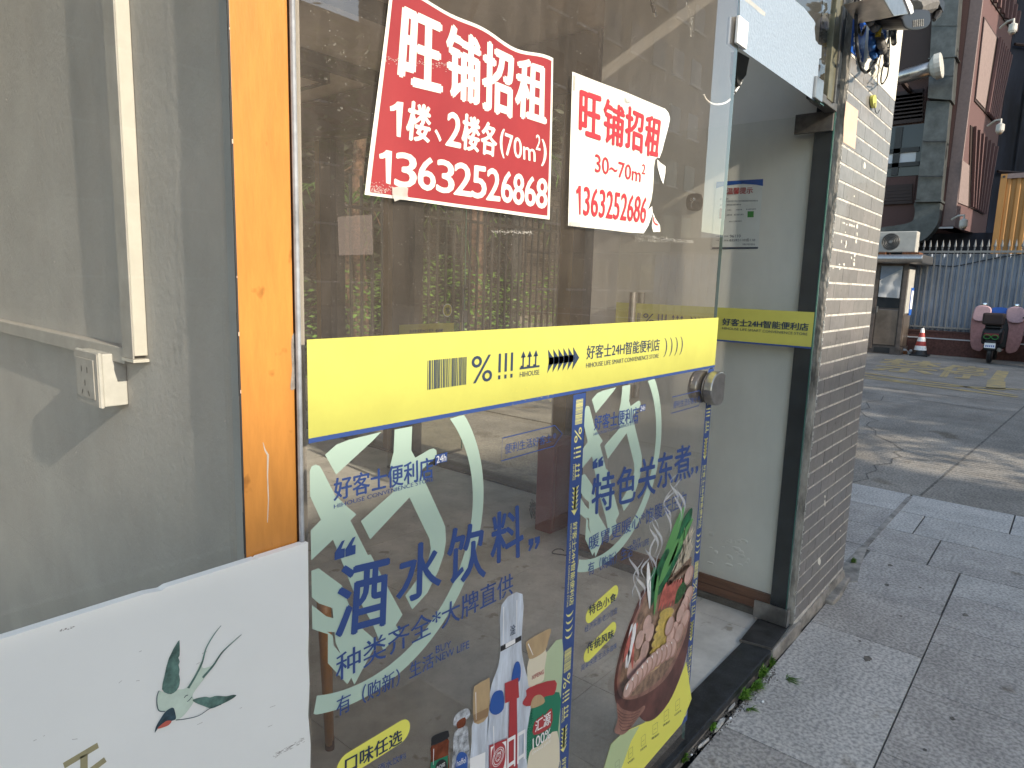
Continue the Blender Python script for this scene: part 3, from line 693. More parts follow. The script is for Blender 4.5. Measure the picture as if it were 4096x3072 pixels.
def mint(parent, dx):
    cnt = [0]
    def w(p, k=0): return GP.px(p, k) + Vector((dx, -.00003*cnt[0], 0))
    # ring
    cx, czz = .623, 1.0985; mb = MB(); n = 70; top = []
    ring = []
    for i in range(n+1):
        t = math.radians(42) - math.radians(154)*i/n
        ring.append((t, .243, .272))
    vs = []
    for t, r0, r1 in ring:
        for r in (r0, r1):
            x = cx + r*math.cos(t); z = czz + r*math.sin(t); vs.append(w((0,0)) * 0 + Vector((max(x, .526)+dx, GP.pos, min(z, 1.263))))
    mb.add(vs, [(2*i, 2*i+1, 2*i+3, 2*i+2) for i in range(n)]); mk('ring_print', mb, M['mint'], parent)
    def P_(pts, f, n=3, smooth=False):
        cnt[0] += 1; m_ = MB(); q = sm(pts, n) if smooth else pts; q3 = [w(f(*p)) for p in q]
        q3 = [Vector((max(v.x, .526+dx), v.y, min(v.z, 1.2635))) for v in q3]; poly3(m_, q3); mk('stroke_print', m_, M['mint'], parent)
    P_([(218,578),(300,505),(390,470),(625,413),(560,480),(298,722)], zA)
    P_([(722,396),(850,372),(843,545),(872,600),(975,540),(1005,532),(1025,545),(1028,575),(1010,605),(905,700),(955,800),(1065,1040),(1090,1100),(1095,1200),(1080,1300),(1040,1420),(960,1580),(850,1700),(800,1600),(880,1490),(960,1370),(985,1260),(975,1190),(830,888),(545,1192),(478,1060),(715,845),(690,660),(715,560)], zA)
    P_([(104,700),(120,662),(150,650),(180,660),(200,695),(290,870),(385,960),(445,1010),(402,1055),(500,1250),(540,1330),(560,1480),(600,1560),(760,1870),(640,2000),(560,1800),(420,1560),(330,1330),(275,1195),(114,1345),(110,1128),(188,1050),(108,880)], zA)
    zE = zc((1160,1520), 1.629)
    P_([(48,470),(70,462),(128,505),(140,540),(165,600),(215,642),(158,748),(112,645),(104,560),(70,548),(48,535)], zE)
    P_([(145,440),(198,428),(235,500),(276,576),(246,624),(180,540)], zE)
    P_([(150,650),(240,720),(330,745),(330,820),(245,815),(280,840),(285,900),(420,1060),(370,1140),(250,1010),(250,830),(150,800)], zB)
TXT = M['blue']
def qtext(parent, body, c, f, k=2, off=.0, name='lettering', m='blue', dx=0, plane=None):
    mb = MB(); pl_ = plane or GP
    text4(mb, body, [pl_.px(f(*p), k) + Vector((dx,0,0)) for p in c], off); return mk(name, mb, M[m], parent)
def common(parent, dx):
    mint(parent, dx)
    mb = MB(); W_ = lambda p, k=2: GP.px(zA(*p), k) + Vector((dx,0,0))
    for body, c, off in (('好客士便利店', ((282,752),(1000,590),(1003,745),(282,915)), .03), ('HIHOUSE CONVENIENCE STORE', ((282,940),(1003,738),(1003,768),(282,970)), .014)):
        text4(mb, body, [W_(p) for p in c], off)
    text4(mb, '便利生活好客士', [W_(p) for p in ((1525,500),(1862,425),(1860,488),(1522,575))], .012)
    line3(mb, [W_(p) for p in ((1505,458),(1885,366),(1938,425),(1880,515),(1498,623))], .0022, NY, closed=True)
    for r in (.0050, .0022): line3(mb, [W_((1883,441)) + Vector((r*math.cos(i*.5236),0,r*math.sin(i*.5236))) for i in range(12)], .0012, NY, closed=True)
    mk('shop_lettering', mb, M['blue'], parent)
    b = MB(); poly3(b, [W_(p, 2) for p in ((1017,582),(1105,558),(1103,628),(1040,640),(1017,658))]); mk('badge_print', b, M['blue'], parent)
    b = MB(); text4(b, '24h', [W_(p, 3) for p in ((1027,590),(1098,570),(1096,620),(1027,640))], .01); mk('badge_lettering', b, M['pure'], parent)
dp = thing('drinks_poster', 'see-through window poster advertising drinks with bottles below the yellow band', 'poster', (.85,.809,.7))
common(dp, 0)
qtext(dp, '“', ((290,1240),(415,1180),(415,1310),(287,1345)), zA, 3, .03) if False else None
for sx in (0, 78):
    mb = MB(); poly3(mb, [GP.px(zA(a+sx, b - sx*.32), 3) for a, b in ((288,1290),(340,1205),(362,1196),(335,1262),(362,1256),(360,1322),(287,1345))]); mk('quotation_mark', mb, M['blue'], dp)
for sx in (0, 40):
    mb = MB(); poly3(mb, [GP.px(zB(a+sx, b - sx*.32), 3) for a, b in ((1492,245),(1522,236),(1522,272),(1500,318),(1490,314),(1502,278),(1492,282))]); mk('quotation_mark', mb, M['blue'], dp)
for ch, c in (('酒', ((330,415),(628,345),(612,770),(295,860))), ('水', ((700,300),(945,235),(950,560),(672,655))), ('饮', ((1000,185),(1215,128),(1225,475),(985,530))), ('料', ((1268,88),(1452,28),(1460,345),(1260,400)))):
    mb = MB(); text4(mb, ch, [GP.px(zB(*p), 3) for p in c], .03); mk('character', mb, M['blue'], dp)
def tagline(parent, body, c1, dx, f=zB, c2=None):
    mb = MB(); text4(mb, body, [GP.px(f(*p), 3) + Vector((dx,0,0)) for p in c1], .014)
    for b_, c in c2: text4(mb, b_, [GP.px(f(*p), 3) + Vector((dx,0,0)) for p in c], .010)
    mk('tagline_lettering', mb, M['blue'], parent)
tagline(dp, '种类齐全*大牌直供', ((300,960),(1395,445),(1395,580),(300,1130)), 0, zB,
    [('有（购新）生活', ((303,1225),(905,938),(905,1035),(303,1350))), ('BUY', ((918,905),(1013,872),(1013,910),(918,952))), ('NEW LIFE', ((918,965),(1125,868),(1125,915),(918,1010)))])
def pill(parent, a, b, r, f, body, c):
    A_ = GP.px(f(*a), 2); B_ = GP.px(f(*b), 2); d = (B_-A_).normalized(); n_ = d.cross(NY); pts = []
    for i in range(13): t = math.pi/2 + math.pi*i/12; pts.append(A_ + (d*math.cos(t) + n_*math.sin(t))*r)
    for i in range(13): t = -math.pi/2 + math.pi*i/12; pts.append(B_ + (d*math.cos(t) + n_*math.sin(t))*r)
    m_ = MB(); poly3(m_, pts); o = mk('pill_print', m_, M['pill_yellow'], parent)
    qtext(o, body, c, f, 4, .03, 'pill_lettering', 'navy')
pill(dp, (372,1640), (700,1437), .0215, zB, '口味任选', ((358,1598),(708,1415),(708,1500),(356,1705)))
qtext(dp, '酒水饮料', ((560,1640),(735,1560),(735,1600),(560,1690)), zB, 3, 0, 'small_lettering')
# ---- bottles
A('amber', (.20,.055,.025), .25, nscale=20, namt=.4); A('gold', (.50,.36,.20), .35, nscale=15, namt=.10, stretch=(3,3,1)); A('gold_dark', (.30,.19,.10), .4)
A('silver_print', (.50,.53,.56), .4, nscale=90, namt=.5); A('glass_white', (.62,.68,.76), .3, nscale=10, namt=.2, stretch=(6,6,1)); A('blue_print', (.03,.10,.36), .4)
A('red_print', (.42,.045,.05), .4); A('green_print', (.02,.20,.11), .4); A('pale_green', (.55,.68,.42), .6, trans=.25); A('cream_print', (.72,.66,.50), .5); A('black_print', (.02,.02,.022), .4)
def bot(name, parts, label=None):
    o = None
    for i, (pts, m_, n_) in enumerate(parts):
        q = art(name if i == 0 else n_, pts, m_, dp if i == 0 else o, GP, zB, 4 + i, 3, smooth=False if i and n_ == 'band_print' else True)
        if i == 0: o = q
    return o
art('pale_backdrop', [(1480,1090),(1560,1000),(1700,860),(1690,1250),(1660,1659),(1480,1659),(1440,1300)], 'pale_green', dp, GP, zB, 3, 3)
bot('carton_print', [([(1505,1295),(1682,1190),(1676,1420),(1668,1700),(1495,1720)], 'green_print', ''),
    ([(1500,1560),(1560,1520),(1670,1430),(1668,1700),(1495,1720)], 'cream_print', 'fruit_print'), ([(1530,1375),(1575,1335),(1580,1320),(1590,1335),(1635,1290),(1630,1400),(1525,1455)], 'red_print', 'badge_print')])
qtext(dp, '汇源', ((1535,1370),(1630,1305),(1628,1385),(1532,1440)), zB, 9, .03, 'carton_lettering', 'pure')
qtext(dp, '100%', ((1518,1478),(1630,1408),(1628,1470),(1518,1545)), zB, 9, .02, 'carton_lettering', 'pure')
qtext(dp, 'ORANGE JUICE', ((1515,1562),(1628,1482),(1628,1502),(1515,1584)), zB, 9, .0, 'carton_lettering', 'pure')
bot('bottle_print', [([(1494,985),(1600,925),(1592,1040),(1585,1115),(1540,1140),(1492,1155)], 'cream_print', ''),
    ([(1475,890),(1500,862),(1600,805),(1632,802),(1615,870),(1598,925),(1560,960),(1500,985),(1485,940)], 'gold', 'cap_print'),
    ([(1490,1165),(1655,1115),(1652,1200),(1600,1215),(1500,1275),(1455,1260),(1480,1210)], 'red_print', 'box_print'), ([(1510,1250),(1530,1215),(1565,1205),(1590,1230),(1585,1260),(1512,1290)], 'gold', 'emblem_print')])
qtext(dp, 'XIFENG', ((1512,1090),(1587,1048),(1587,1075),(1512,1115)), zB, 9, 0, 'bottle_lettering', 'red_print')
bot('bottle_print', [([(1325,650),(1455,582),(1448,880),(1462,1010),(1490,1120),(1512,1250),(1512,1700),(1240,1720),(1246,1300),(1262,1150),(1300,1040),(1318,930)], 'glass_white', ''),
    ([(1320,905),(1448,838),(1447,868),(1319,940)], 'black_print', 'band_print'), ([(1350,890),(1410,858),(1410,885),(1350,918)], 'pure', 'band_print'),
    ([(1385,1130),(1405,1020),(1430,1000),(1444,1040),(1440,1110),(1420,1130)], 'blue_print', 'drop_print'), ([(1250,1300),(1268,1210),(1300,1180),(1335,1190),(1338,1290),(1290,1330)], 'blue_print', 'drop_print'),
    ([(1345,1135),(1428,1100),(1434,1222),(1348,1258)], 'red_print', 'band_print'), ([(1375,1240),(1420,1220),(1425,1700),(1360,1720)], 'red_print', 'band_print'),
    ([(1250,1520),(1360,1475),(1362,1720),(1250,1720)], 'red_print', 'band_print'), ([(1258,1530),(1354,1490),(1356,1720),(1258,1720)], 'pure', 'band_print'), ([(1262,1580),(1275,1530),(1310,1500),(1345,1520),(1348,1600),(1320,1700),(1265,1700)], 'red_print', 'emblem_print')])
em = MB(); c0 = GP.px(zB(1305,1590), 14)
for r in (.020,.016,.009): line3(em, [c0+Vector((r*.9*math.cos(i*.4189),0,r*math.sin(i*.4189))) for i in range(15)], .0015, NY, closed=True)
for k in range(16):
    a = rnd(0,6.28); d = rnd(.002,.012); p = c0+Vector((d*math.cos(a),0,d*math.sin(a))); line3(em, [p, p+Vector((rnd(-.005,.005),0,rnd(-.005,.005)))], .0012, NY)
mk('emblem_print', em, M['pure'], dp)
qtext(dp, '口口', ((1362,1480),(1470,1420),(1468,1600),(1362,1680)), zB, 13, .02, 'bottle_lettering', 'pure')
qtext(dp, '淦', ((1378,782),(1412,764),(1412,825),(1378,845)), zB, 9, 0, 'bottle_lettering', 'navy')
bot('bottle_print', [([(1150,1370),(1245,1325),(1240,1450),(1225,1560),(1222,1720),(1128,1720),(1140,1500)], 'glass_white', ''),
    ([(1152,1180),(1170,1145),(1235,1108),(1252,1118),(1242,1335),(1155,1378)], 'gold', 'cap_print'), ([(1152,1330),(1243,1285),(1242,1338),(1155,1380)], 'gold_dark', 'band_print'), ([(1130,1600),(1225,1560),(1222,1720),(1128,1720)], 'pure', 'band_print')])
bot('bottle_print', [([(1035,1440),(1110,1400),(1120,1500),(1128,1560),(1125,1720),(1022,1720),(1025,1560)], 'silver_print', ''),
    ([(1030,1355),(1050,1320),(1105,1290),(1128,1305),(1122,1345),(1035,1400)], 'silver_print', 'cap_print'), ([(1050,1375),(1100,1345),(1098,1395),(1055,1415)], 'amber', 'neck_print'),
    ([(1045,1600),(1070,1560),(1105,1570),(1115,1610),(1105,1700),(1045,1700)], 'blue_print', 'label_print')])
qtext(dp, 'haffel', ((1048,1612),(1105,1588),(1105,1625),(1048,1650)), zB, 9, 0, 'bottle_lettering', 'pure')
bot('bottle_print', [([(893,1515),(992,1475),(995,1560),(992,1720),(882,1720),(888,1600)], 'amber', ''),
    ([(890,1500),(900,1462),(985,1428),(998,1440),(993,1475),(898,1520)], 'black_print', 'cap_print'), ([(885,1625),(993,1580),(992,1720),(882,1720)], 'green_print', 'band_print'), ([(915,1659),(930,1622),(960,1605),(985,1625),(985,1700),(920,1710)], 'black_print', 'label_print')])
qtext(dp, 'ROSE', ((925,1650),(975,1622),(975,1645),(925,1675)), zB, 9, .01, 'bottle_lettering', 'pure')
for x0, y0, x1, y1, w_ in ((1338,660,1335,900,.004),(1165,1190,1168,1360,.003),(1275,1400,1280,1600,.004),(905,1540,903,1640,.0025),(1490,890,1520,960,.004),(1420,620,1418,830,.003)):
    hl = MB(); line3(hl, [GP.px(zB(x0,y0),15), GP.px(zB(x1,y1),15)], [w_*.7, w_*.3], NY); mk('highlight_print', hl, M['pure'], dp)

# ---- hotpot poster
hp = thing('hotpot_poster', 'see-through window poster with a steaming hotpot bowl of vegetables and sausages', 'poster', (1.54,.809,.7))
DXR = .695; common(hp, DXR)
for sx in (0, 52):
    mb = MB(); poly3(mb, [GP.px(zC(a+sx*.8, b - sx*.27), 3) for a, b in ((315,1288),(340,1262),(352,1258),(338,1290),(352,1288),(350,1328),(314,1340))]); mk('quotation_mark', mb, M['blue'], hp)
for sx in (0, 34):
    mb = MB(); poly3(mb, [GP.px(zC(a+sx, b - sx*.3), 3) for a, b in ((1040,1330),(1058,1324),(1060,1352),(1046,1382),(1038,1378),(1045,1352),(1040,1354))]); mk('quotation_mark', mb, M['blue'], hp)
for ch, c in (('特', ((315,1385),(480,1350),(470,1625),(305,1680))), ('色', ((500,1335),(640,1300),(625,1570),(490,1610))), ('关', ((660,1270),(785,1240),(775,1520),(645,1560))), ('东', ((800,1225),(905,1200),(905,1450),(790,1490))), ('煮', ((925,1180),(1040,1150),(1035,1400),(915,1440)))):
    mb = MB(); text4(mb, ch, [GP.px(zC(*p), 3) for p in c], .03); mk('character', mb, M['blue'], hp)
tagline(hp, '暖胃更暖心*饱腹无压力', ((232,290),(808,15),(805,108),(230,375)), 0, zD,
    [('有（购新）生活', ((225,445),(488,335),(488,405),(225,525))), ('BUY', ((492,312),(537,295),(537,318),(492,338))), ('NEW LIFE', ((488,345),(585,300),(585,335),(488,378)))])
pill(hp, (240,752), (378,626), .0205, zD, '特色小食', ((232,700),(390,618),(390,668),(230,760)))
qtext(hp, '经济实惠/老少皆宜', ((207,820),(398,705),(398,742),(205,860)), zD, 3, 0, 'small_lettering')
pill(hp, (228,985), (366,842), .0205, zD, '传统风味', ((220,922),(378,835),(378,885),(218,985)))
qtext(hp, '简单快捷/生活多滋味', ((185,1050),(395,915),(395,950),(183,1090)), zD, 3, 0, 'small_lettering')
A('lime_print', (.62,.68,.10), .5)
art('yellow_corner', [(806,1030),(838,1250),(778,1400),(640,1560),(500,1725),(300,1725),(360,1520),(430,1450),(560,1390),(680,1290),(760,1150)], 'pill_yellow', hp, GP, zD, 2, 4, smooth=False)
art('pale_backdrop', [(300,1725),(360,1520),(430,1450),(530,1410),(480,1500),(400,1725)], 'pale_green', hp, GP, zD, 3, smooth=False)
A('bowl', (.13,.05,.04), .35, nscale=14, namt=.4); A('bowl_light', (.33,.17,.13), .35, nscale=30, namt=.3); A('sausage', (.66,.45,.38), .5, nscale=20, namt=.2); A('sausage_dark', (.42,.24,.19), .5)
A('egg', (.70,.52,.14), .5, nscale=25, namt=.3); A('greens', (.02,.16,.06), .45, nscale=30, namt=.5); A('greens_light', (.12,.33,.10), .45); A('prawn', (.62,.17,.13), .5, nscale=40, namt=.3); A('mushroom', (.66,.58,.44), .5, nscale=30, namt=.2); A('cucumber', (.05,.14,.05), .6, nscale=120, namt=.5); A('broth', (.34,.22,.15), .4, nscale=40, namt=.4)
bowl = art('bowl_print', [(560,600),(520,680),(450,860),(410,990),(385,1110),(380,1190),(392,1275),(430,1315),(490,1330),(520,1345),(570,1385),(640,1350),(720,1240),(790,1060),(822,900),(830,740),(800,640),(700,560)], 'bowl', hp, GP, zD, 4, 4)
art('bowl_rim', [(575,610),(535,690),(465,860),(425,990),(400,1110),(398,1180),(415,1235),(460,1255),(530,1240),(620,1190),(700,1110),(765,980),(810,850),(818,740),(780,650),(690,590)], 'bowl_light', hp, GP, zD, 5, 4)
art('broth_print', [(580,630),(545,700),(478,870),(440,990),(416,1110),(415,1170),(432,1215),(470,1235),(530,1218),(610,1170),(690,1090),(752,970),(800,850),(808,750),(775,670),(690,610)], 'broth', hp, GP, zD, 6, 4)
art('bowl_handle', [(395,1275),(430,1310),(500,1325),(555,1290),(560,1310),(520,1365),(470,1430),(430,1462),(390,1455),(382,1430),(400,1370)], 'bowl_light', hp, GP, zD, 5, 4)
hh = MB()
for k in range(6):
    line3(hh, [GP.px(zD(a, b), 8) for a, b in sm([(398+k*3,1310+k*22),(430,1338+k*20),(480,1345+k*16),(535-k*12,1322+k*18)], 4, False)], .0016, NY)
mk('handle_line', hh, M['bowl'], hp)
def leafp(x0, y0, x1, y1, w, m_, k=8, name='leaf_print'):
    dx, dy = x1-x0, y1-y0; L_ = math.hypot(dx, dy); nx, ny = -dy/L_*w, dx/L_*w
    art(name, [(x0,y0),(x0+dx*.25+nx*.7,y0+dy*.25+ny*.7),(x0+dx*.6+nx,y0+dy*.6+ny),(x0+dx*.9+nx*.6,y0+dy*.9+ny*.6),(x1,y1),(x0+dx*.85-nx*.7,y0+dy*.85-ny*.7),(x0+dx*.5-nx,y0+dy*.5-ny),(x0+dx*.2-nx*.6,y0+dy*.2-ny*.6)], m_, hp, GP, zD, k, 3)
leafp(640,640,838,120,34,'greens',9); leafp(620,600,795,110,22,'greens_light',10); leafp(610,620,700,360,26,'greens',11); leafp(640,590,760,300,20,'greens_light',12); leafp(600,700,620,470,22,'greens',11); leafp(700,470,845,180,14,'greens_light',12)
leafp(590,720,580,440,12,'pure',12); leafp(615,760,640,520,9,'greens_light',13)
for i in range(26):
    t = i/25; leafp(735+rnd(-22,60), 520+rnd(-20,40), 795+rnd(0,66), 250+rnd(-30,130), 3.2, 'mushroom', 9+i % 4, 'mushroom_print')
for i in range(12): leafp(700+i*11, 585-i*8, 712+i*11, 540-i*12, 9, 'broth', 13, 'mushroom_print')
for i in range(7): leafp(640+i*17, 735-i*6, 690+i*15, 560-i*4, 9, 'prawn', 13, 'prawn_print')
leafp(742,690,800,555,22,'cucumber',14,'cucumber_print')
def ell(cx, cy, rx, ry, ang, m_, k, name):
    pts = []
    for i in range(14):
        t = 2*math.pi*i/14; x = rx*math.cos(t); y = ry*math.sin(t); pts.append((cx+x*math.cos(ang)-y*math.sin(ang), cy+x*math.sin(ang)+y*math.cos(ang)))
    art(name, pts, m_, hp, GP, zD, k, 1, smooth=False)
for i, (cx, cy) in enumerate(((690,745),(683,785),(670,825),(660,870),(650,915),(640,965),(625,1015),(600,1060))):
    ell(cx, cy, 49+i*2, 29, -.5, 'gold', 14+2*i, 'egg_print'); ell(cx, cy-3, 45+i*2, 25, -.5, 'egg', 15+2*i, 'egg_print')
for i, (cx, cy) in enumerate(((545,1020),(515,1070),(480,1080),(560,960),(530,900),(590,860),(575,810))): ell(cx, cy, 22, 58, .25, 'sausage', 11+i % 2, 'sausage_print')
for i, (cx, cy) in enumerate(((822,520),(820,640),(795,700),(775,745),(800,780),(735,850),(715,880),(765,860),(708,820))): ell(cx, cy, 23, 62, .3, 'sausage_dark', 14+2*i, 'sausage_print'); ell(cx-3, cy-3, 18, 57, .3, 'sausage', 15+2*i, 'sausage_print')
for i in range(10):
    t = i/9; cx = 725 - 260*t; cy = 950 + 245*t - 30*math.sin(t*3.1)
    ell(cx, cy, 27, 58, .15+.2*t, 'sausage_dark', 31+i*3, 'sausage_print'); ell(cx-3, cy-3, 22, 54, .15+.2*t, 'sausage', 32+i*3, 'sausage_print'); ell(cx-8, cy-16, 4, 22, .15+.2*t, 'pure', 33+i*3, 'highlight_print')
for i in range(8): leafp(430+rnd(0,60), 980+rnd(0,120), 470+rnd(0,50), 780+rnd(0,90), 12, random.choice(('sausage','pure','prawn')), 12+i % 3, 'seafood_print')
sm_ = MB(); rs = random.Random(5)
for (sx, sy, L_, d) in ((520,720,300,-1),(500,650,260,1),(540,700,200,1),(610,500,330,-1),(640,480,300,1),(620,420,240,1),(700,300,300,1),(760,240,290,-1),(780,200,260,1),(600,620,260,1),(560,560,190,-1),(700,200,180,1),(740,120,200,-1)):
    pts = []; ws = []; ph = rs.uniform(0, 6)
    for i in range(16):
        t = i/15; pts.append((sx + d*26*math.sin(ph+t*7)*(.4+t), sy - L_*t)); ws.append(.001+.0085*math.sin(math.pi*t)*abs(math.sin(ph+t*5)))
    line3(sm_, [GP.px(zD(*p), 66) for p in pts], ws, NY)
mk('steam_print', sm_, M['steam'], hp)
ic = MB()
for i, (x, y, w_) in enumerate(((398,1650,12),(477,1575,12),(552,1500,12),(622,1430,14),(688,1352,13),(755,1290,12))):
    c = [(x-w_,y-22),(x+w_,y-42),(x+w_,y+12),(x-w_,y+32)]
    line3(ic, [GP.px(zD(*p), 4) for p in c], .0011, NY, closed=True)
    line3(ic, [GP.px(zD(x-w_*.5,y+4), 4), GP.px(zD(x+w_*.5,y-8), 4)], .001, NY)
    text4(ic, ('空调','WIFI','手机充电','微波炉','休息区','USB充电')[i], [GP.px(zD(*p), 4) for p in ((x-w_*1.5,y+50),(x+w_*1.7,y+22),(x+w_*1.7,y+34),(x-w_*1.5,y+64))], .01)
mk('icon_lettering', ic, M['navy'], hp)

# ================================================================== PAPER POSTERS
zR = zc((1150,0), .6027); zS = zc((2200,0), .6027)
rp = thing('red_poster', 'red shop-to-let poster with white characters and a phone number taped on the glass', 'poster', (1,.808,1.75))
RP = Plane('y', .8088)
def wave(v): return Vector((v.x, v.y - .0016 - .0014*math.sin(v.x*34+v.z*9), v.z))
def gridpoly(mb, L_, R_, n=24, m_=10, k=0, pl_=RP, w=wave):   # surface between a left and a right polyline given in photo points, rows top->bottom
    vs = []; fs = []
    for i in range(len(L_)):
        for j in range(m_+1):
            t = j/m_; a = pl_.px(L_[i], k); b = pl_.px(R_[i], k); vs.append(w(a*(1-t)+b*t))
    for i in range(len(L_)-1):
        for j in range(m_): a = i*(m_+1)+j; fs.append((a, a+m_+1, a+m_+2, a+1))
    mb.add(vs, fs)
def quadpaper(tl, trr, br, bl_, f, top=None, k=0, n=12, m_=26):
    mb = MB(); vs = []; fs = []
    c = [RP.px(f(*p), k) for p in (tl, trr, br, bl_)]
    for i in range(n+1):
        for j in range(m_+1):
            u = j/m_; v = 1-i/n; p = bil(c, u, v)
            if top: p = p + Vector((0, 0, top(u)*v*v))
            vs.append(wave(p))
    for i in range(n):
        for j in range(m_): a = i*(m_+1)+j; fs.append((a, a+m_+1, a+m_+2, a+1))
    return mb.add(vs, fs)
topf = lambda u: .0045*math.sin(u*6.3+.3) + .003*math.sin(u*15)
mk('white_border', quadpaper((676,-86),(1757,400),(1733,1457),(511,1292), zR, topf), M['white_paper'], rp, smooth=True)
mk('red_print', quadpaper((695,-55),(1745,418),(1720,1432),(545,1276), zR, topf, 1), M['red_paper'], rp, smooth=True)
def RT(body, c, off=.03):
    mb = MB(); q = [RP.px(zR(*p), 2) for p in c]
    if body == '1': one(mb, q, wave)
    else: text4(mb, body, q, off, 1.0, wave)
    mk('character', mb, M['white_paper'], rp)
RT('旺', ((770,50),(1017,165),(1018,610),(730,545)), .05); RT('铺', ((1062,150),(1268,275),(1262,698),(1062,635)), .045); RT('招', ((1300,268),(1494,360),(1484,782),(1288,722)), .05); RT('租', ((1528,378),(1710,440),(1704,832),(1514,765)), .05)
RT('1', ((668,668),(760,682),(742,912),(692,900)), .022); RT('楼', ((800,668),(948,712),(938,948),(778,925)), .045); RT('、', ((975,858),(1020,865),(1018,943),(975,928)), .05)
RT('2', ((1068,738),(1150,765),(1145,982),(1050,962)), .04); RT('楼', ((1165,750),(1268,795),(1262,1012),(1155,988)), .045); RT('各', ((1285,800),(1385,835),(1374,1044),(1275,1018)), .045)
RT('(', ((1405,850),(1436,860),(1432,1050),(1405,1042))); RT('70m', ((1440,880),(1640,955),(1642,1075),(1440,1030)), .02); RT('2', ((1646,892),(1672,900),(1672,1000),(1644,992)), .02); RT(')', ((1682,925),(1712,932),(1708,1108),(1680,1100)))
xs_ = [(595,700,985,1005,1225,1205),(715,850,1010,1030,1250,1235),(865,980,1035,1055,1270,1255),(992,1105,1055,1078,1290,1270),(1112,1220,1075,1095,1305,1288),(1228,1312,1098,1112,1320,1310),(1322,1402,1115,1130,1335,1325),(1418,1490,1132,1145,1348,1340),(1500,1568,1150,1160,1360,1355),(1582,1645,1165,1178,1370,1365),(1655,1718,1180,1192,1385,1378)]
for ch, (l, r, tl, trr, br, bl_) in zip('13632526868', xs_):
    l2 = l + (8 if ch == '1' else 0); RT(ch, ((l2,tl),(r-(12 if ch=='1' else 0),trr),(r-(8 if l<900 else 2)-(12 if ch=='1' else 0),br),(l2-(-20 if ch=='1' else 8),bl_)), .022 if ch=='1' else .04)
tg = lambda pts, f, lab: tag(mk('tape', (lambda m_: (poly3(m_, [RP.px(f(*p), 6) + Vector((0,-.0022,0)) for p in pts]), m_)[1])(MB()), M['tape']), lab, 'tape')
tg([(688,1238),(700,1245),(760,1232),(795,1250),(790,1290),(797,1330),(740,1325),(705,1338),(690,1290)], zR, 'clear tape holding the lower left edge of the red poster')
sc = MB()
for k in range(110):
    x = 545 + abs(random.gauss(0,1))*75; y = 1275 - abs(random.gauss(0,1))*28 + (x-545)*.13
    if x < 720 and y < 1290: l = rnd(2,8); line3(sc, [wave(RP.px(zR(x,y),3)), wave(RP.px(zR(x+l,y-rnd(-4,4)),3))], rnd(.0004,.0014), NY)
for k in range(150):
    x = 640+rnd(0,560); y = 395 + (x-640)*.10 + random.gauss(0,14); l = rnd(2,10)
    line3(sc, [wave(RP.px(zR(x,y),3)), wave(RP.px(zR(x+l,y+rnd(-4,4)),3))], rnd(.0004,.0010), NY)
mk('worn_print', sc, M['tape'], rp)

wpz = thing('white_poster', 'white shop-to-let poster with red characters and a torn right edge on the glass', 'poster', (1.4,.808,1.7))
wo = [(148,475),(300,535),(500,610),(700,695),(765,722),(770,745),(757,800),(742,900),(728,980),(712,1045),(698,1060),(690,1110),(688,1180),(683,1260),(672,1330),(655,1380),(640,1410),(625,1480),(608,1548),(520,1543),(350,1522),(120,1498),(130,1100)]
pm_ = MB(); poly3(pm_, [RP.px(zS(*p), 0) for p in wo]); mk('paper', pm_, M['white_paper'], wpz)
def curl(pts, f, offs): return [RP.px(f(*p), 1) + Vector((0,-o_,0)) for p, o_ in zip(pts, offs)]
cu = MB(); poly3(cu, curl([(765,722),(777,752),(776,790),(765,845),(745,930),(730,1000),(718,1050),(712,1045),(728,980),(742,900),(757,800)], zS, [0,.004,.008,.008,.007,.006,.003,0,0,0,0])); mk('curled_edge', cu, M['white'], wpz)
cu = MB(); poly3(cu, curl([(640,1405),(662,1370),(658,1420),(632,1500),(612,1548),(608,1548),(625,1480)], zS, [0,.006,.009,.008,.004,0,0])); mk('curled_edge', cu, M['white'], wpz)
def WT(body, c, off=.03):
    mb = MB(); q = [RP.px(zS(*p), 3) for p in c]
    if body == '1': one(mb, q)
    else: text4(mb, body, q, off)
    mk('character' if len(body) == 1 else 'number_lettering', mb, M['red_ink'], wpz)
WT('旺', ((203,597),(340,645),(333,928),(195,882)), .045); WT('铺', ((362,645),(497,720),(482,978),(357,942)), .04); WT('招', ((510,700),(622,752),(612,1018),(500,972)), .045); WT('租', ((640,758),(745,795),(716,1046),(632,1028)), .045)
WT('30~70m', ((300,1020),(606,1118),(600,1210),(300,1140)), .02); WT('2', ((612,1088),(635,1092),(632,1158),(610,1152)), .02)
WT('1', ((172,1228),(206,1234),(204,1425),(186,1422)), .016); WT('363252686', ((228,1238),(648,1312),(632,1482),(222,1428)), .03)
ts = MB(); poly3(ts, curl([(712,1058),(722,1080),(752,1105),(750,1150),(742,1222),(732,1190),(715,1110)], zS, [0,.004,.006,.006,.004,.002,0]))
mk('torn_strip', ts, M['white'], wpz)
ts = tag(mk('torn_paper', (lambda m_: (poly3(m_, [RP.px(zS(*p), 1) for p in ((685,1412),(700,1450),(730,1495),(733,1538),(685,1540),(676,1500))]), m_)[1])(MB()), M['white_paper']), 'torn scrap of white paper with part of a red digit beside the white poster', 'paper scrap')
l_ = MB(); line3(l_, [RP.px(zS(*p), 3) for p in sm([(690,1440),(688,1465),(700,1485),(716,1492)], 4, False)], .0042, NY); mk('lettering', l_, M['red_ink'], ts)
tg([(158,490),(178,492),(175,560),(170,598),(158,595)], zS, 'small grey tape on the upper left corner of the white poster')
tg([(498,640),(520,645),(542,655),(540,675),(515,680),(500,668)], zS, 'crumpled tape piece on the top edge of the white poster')
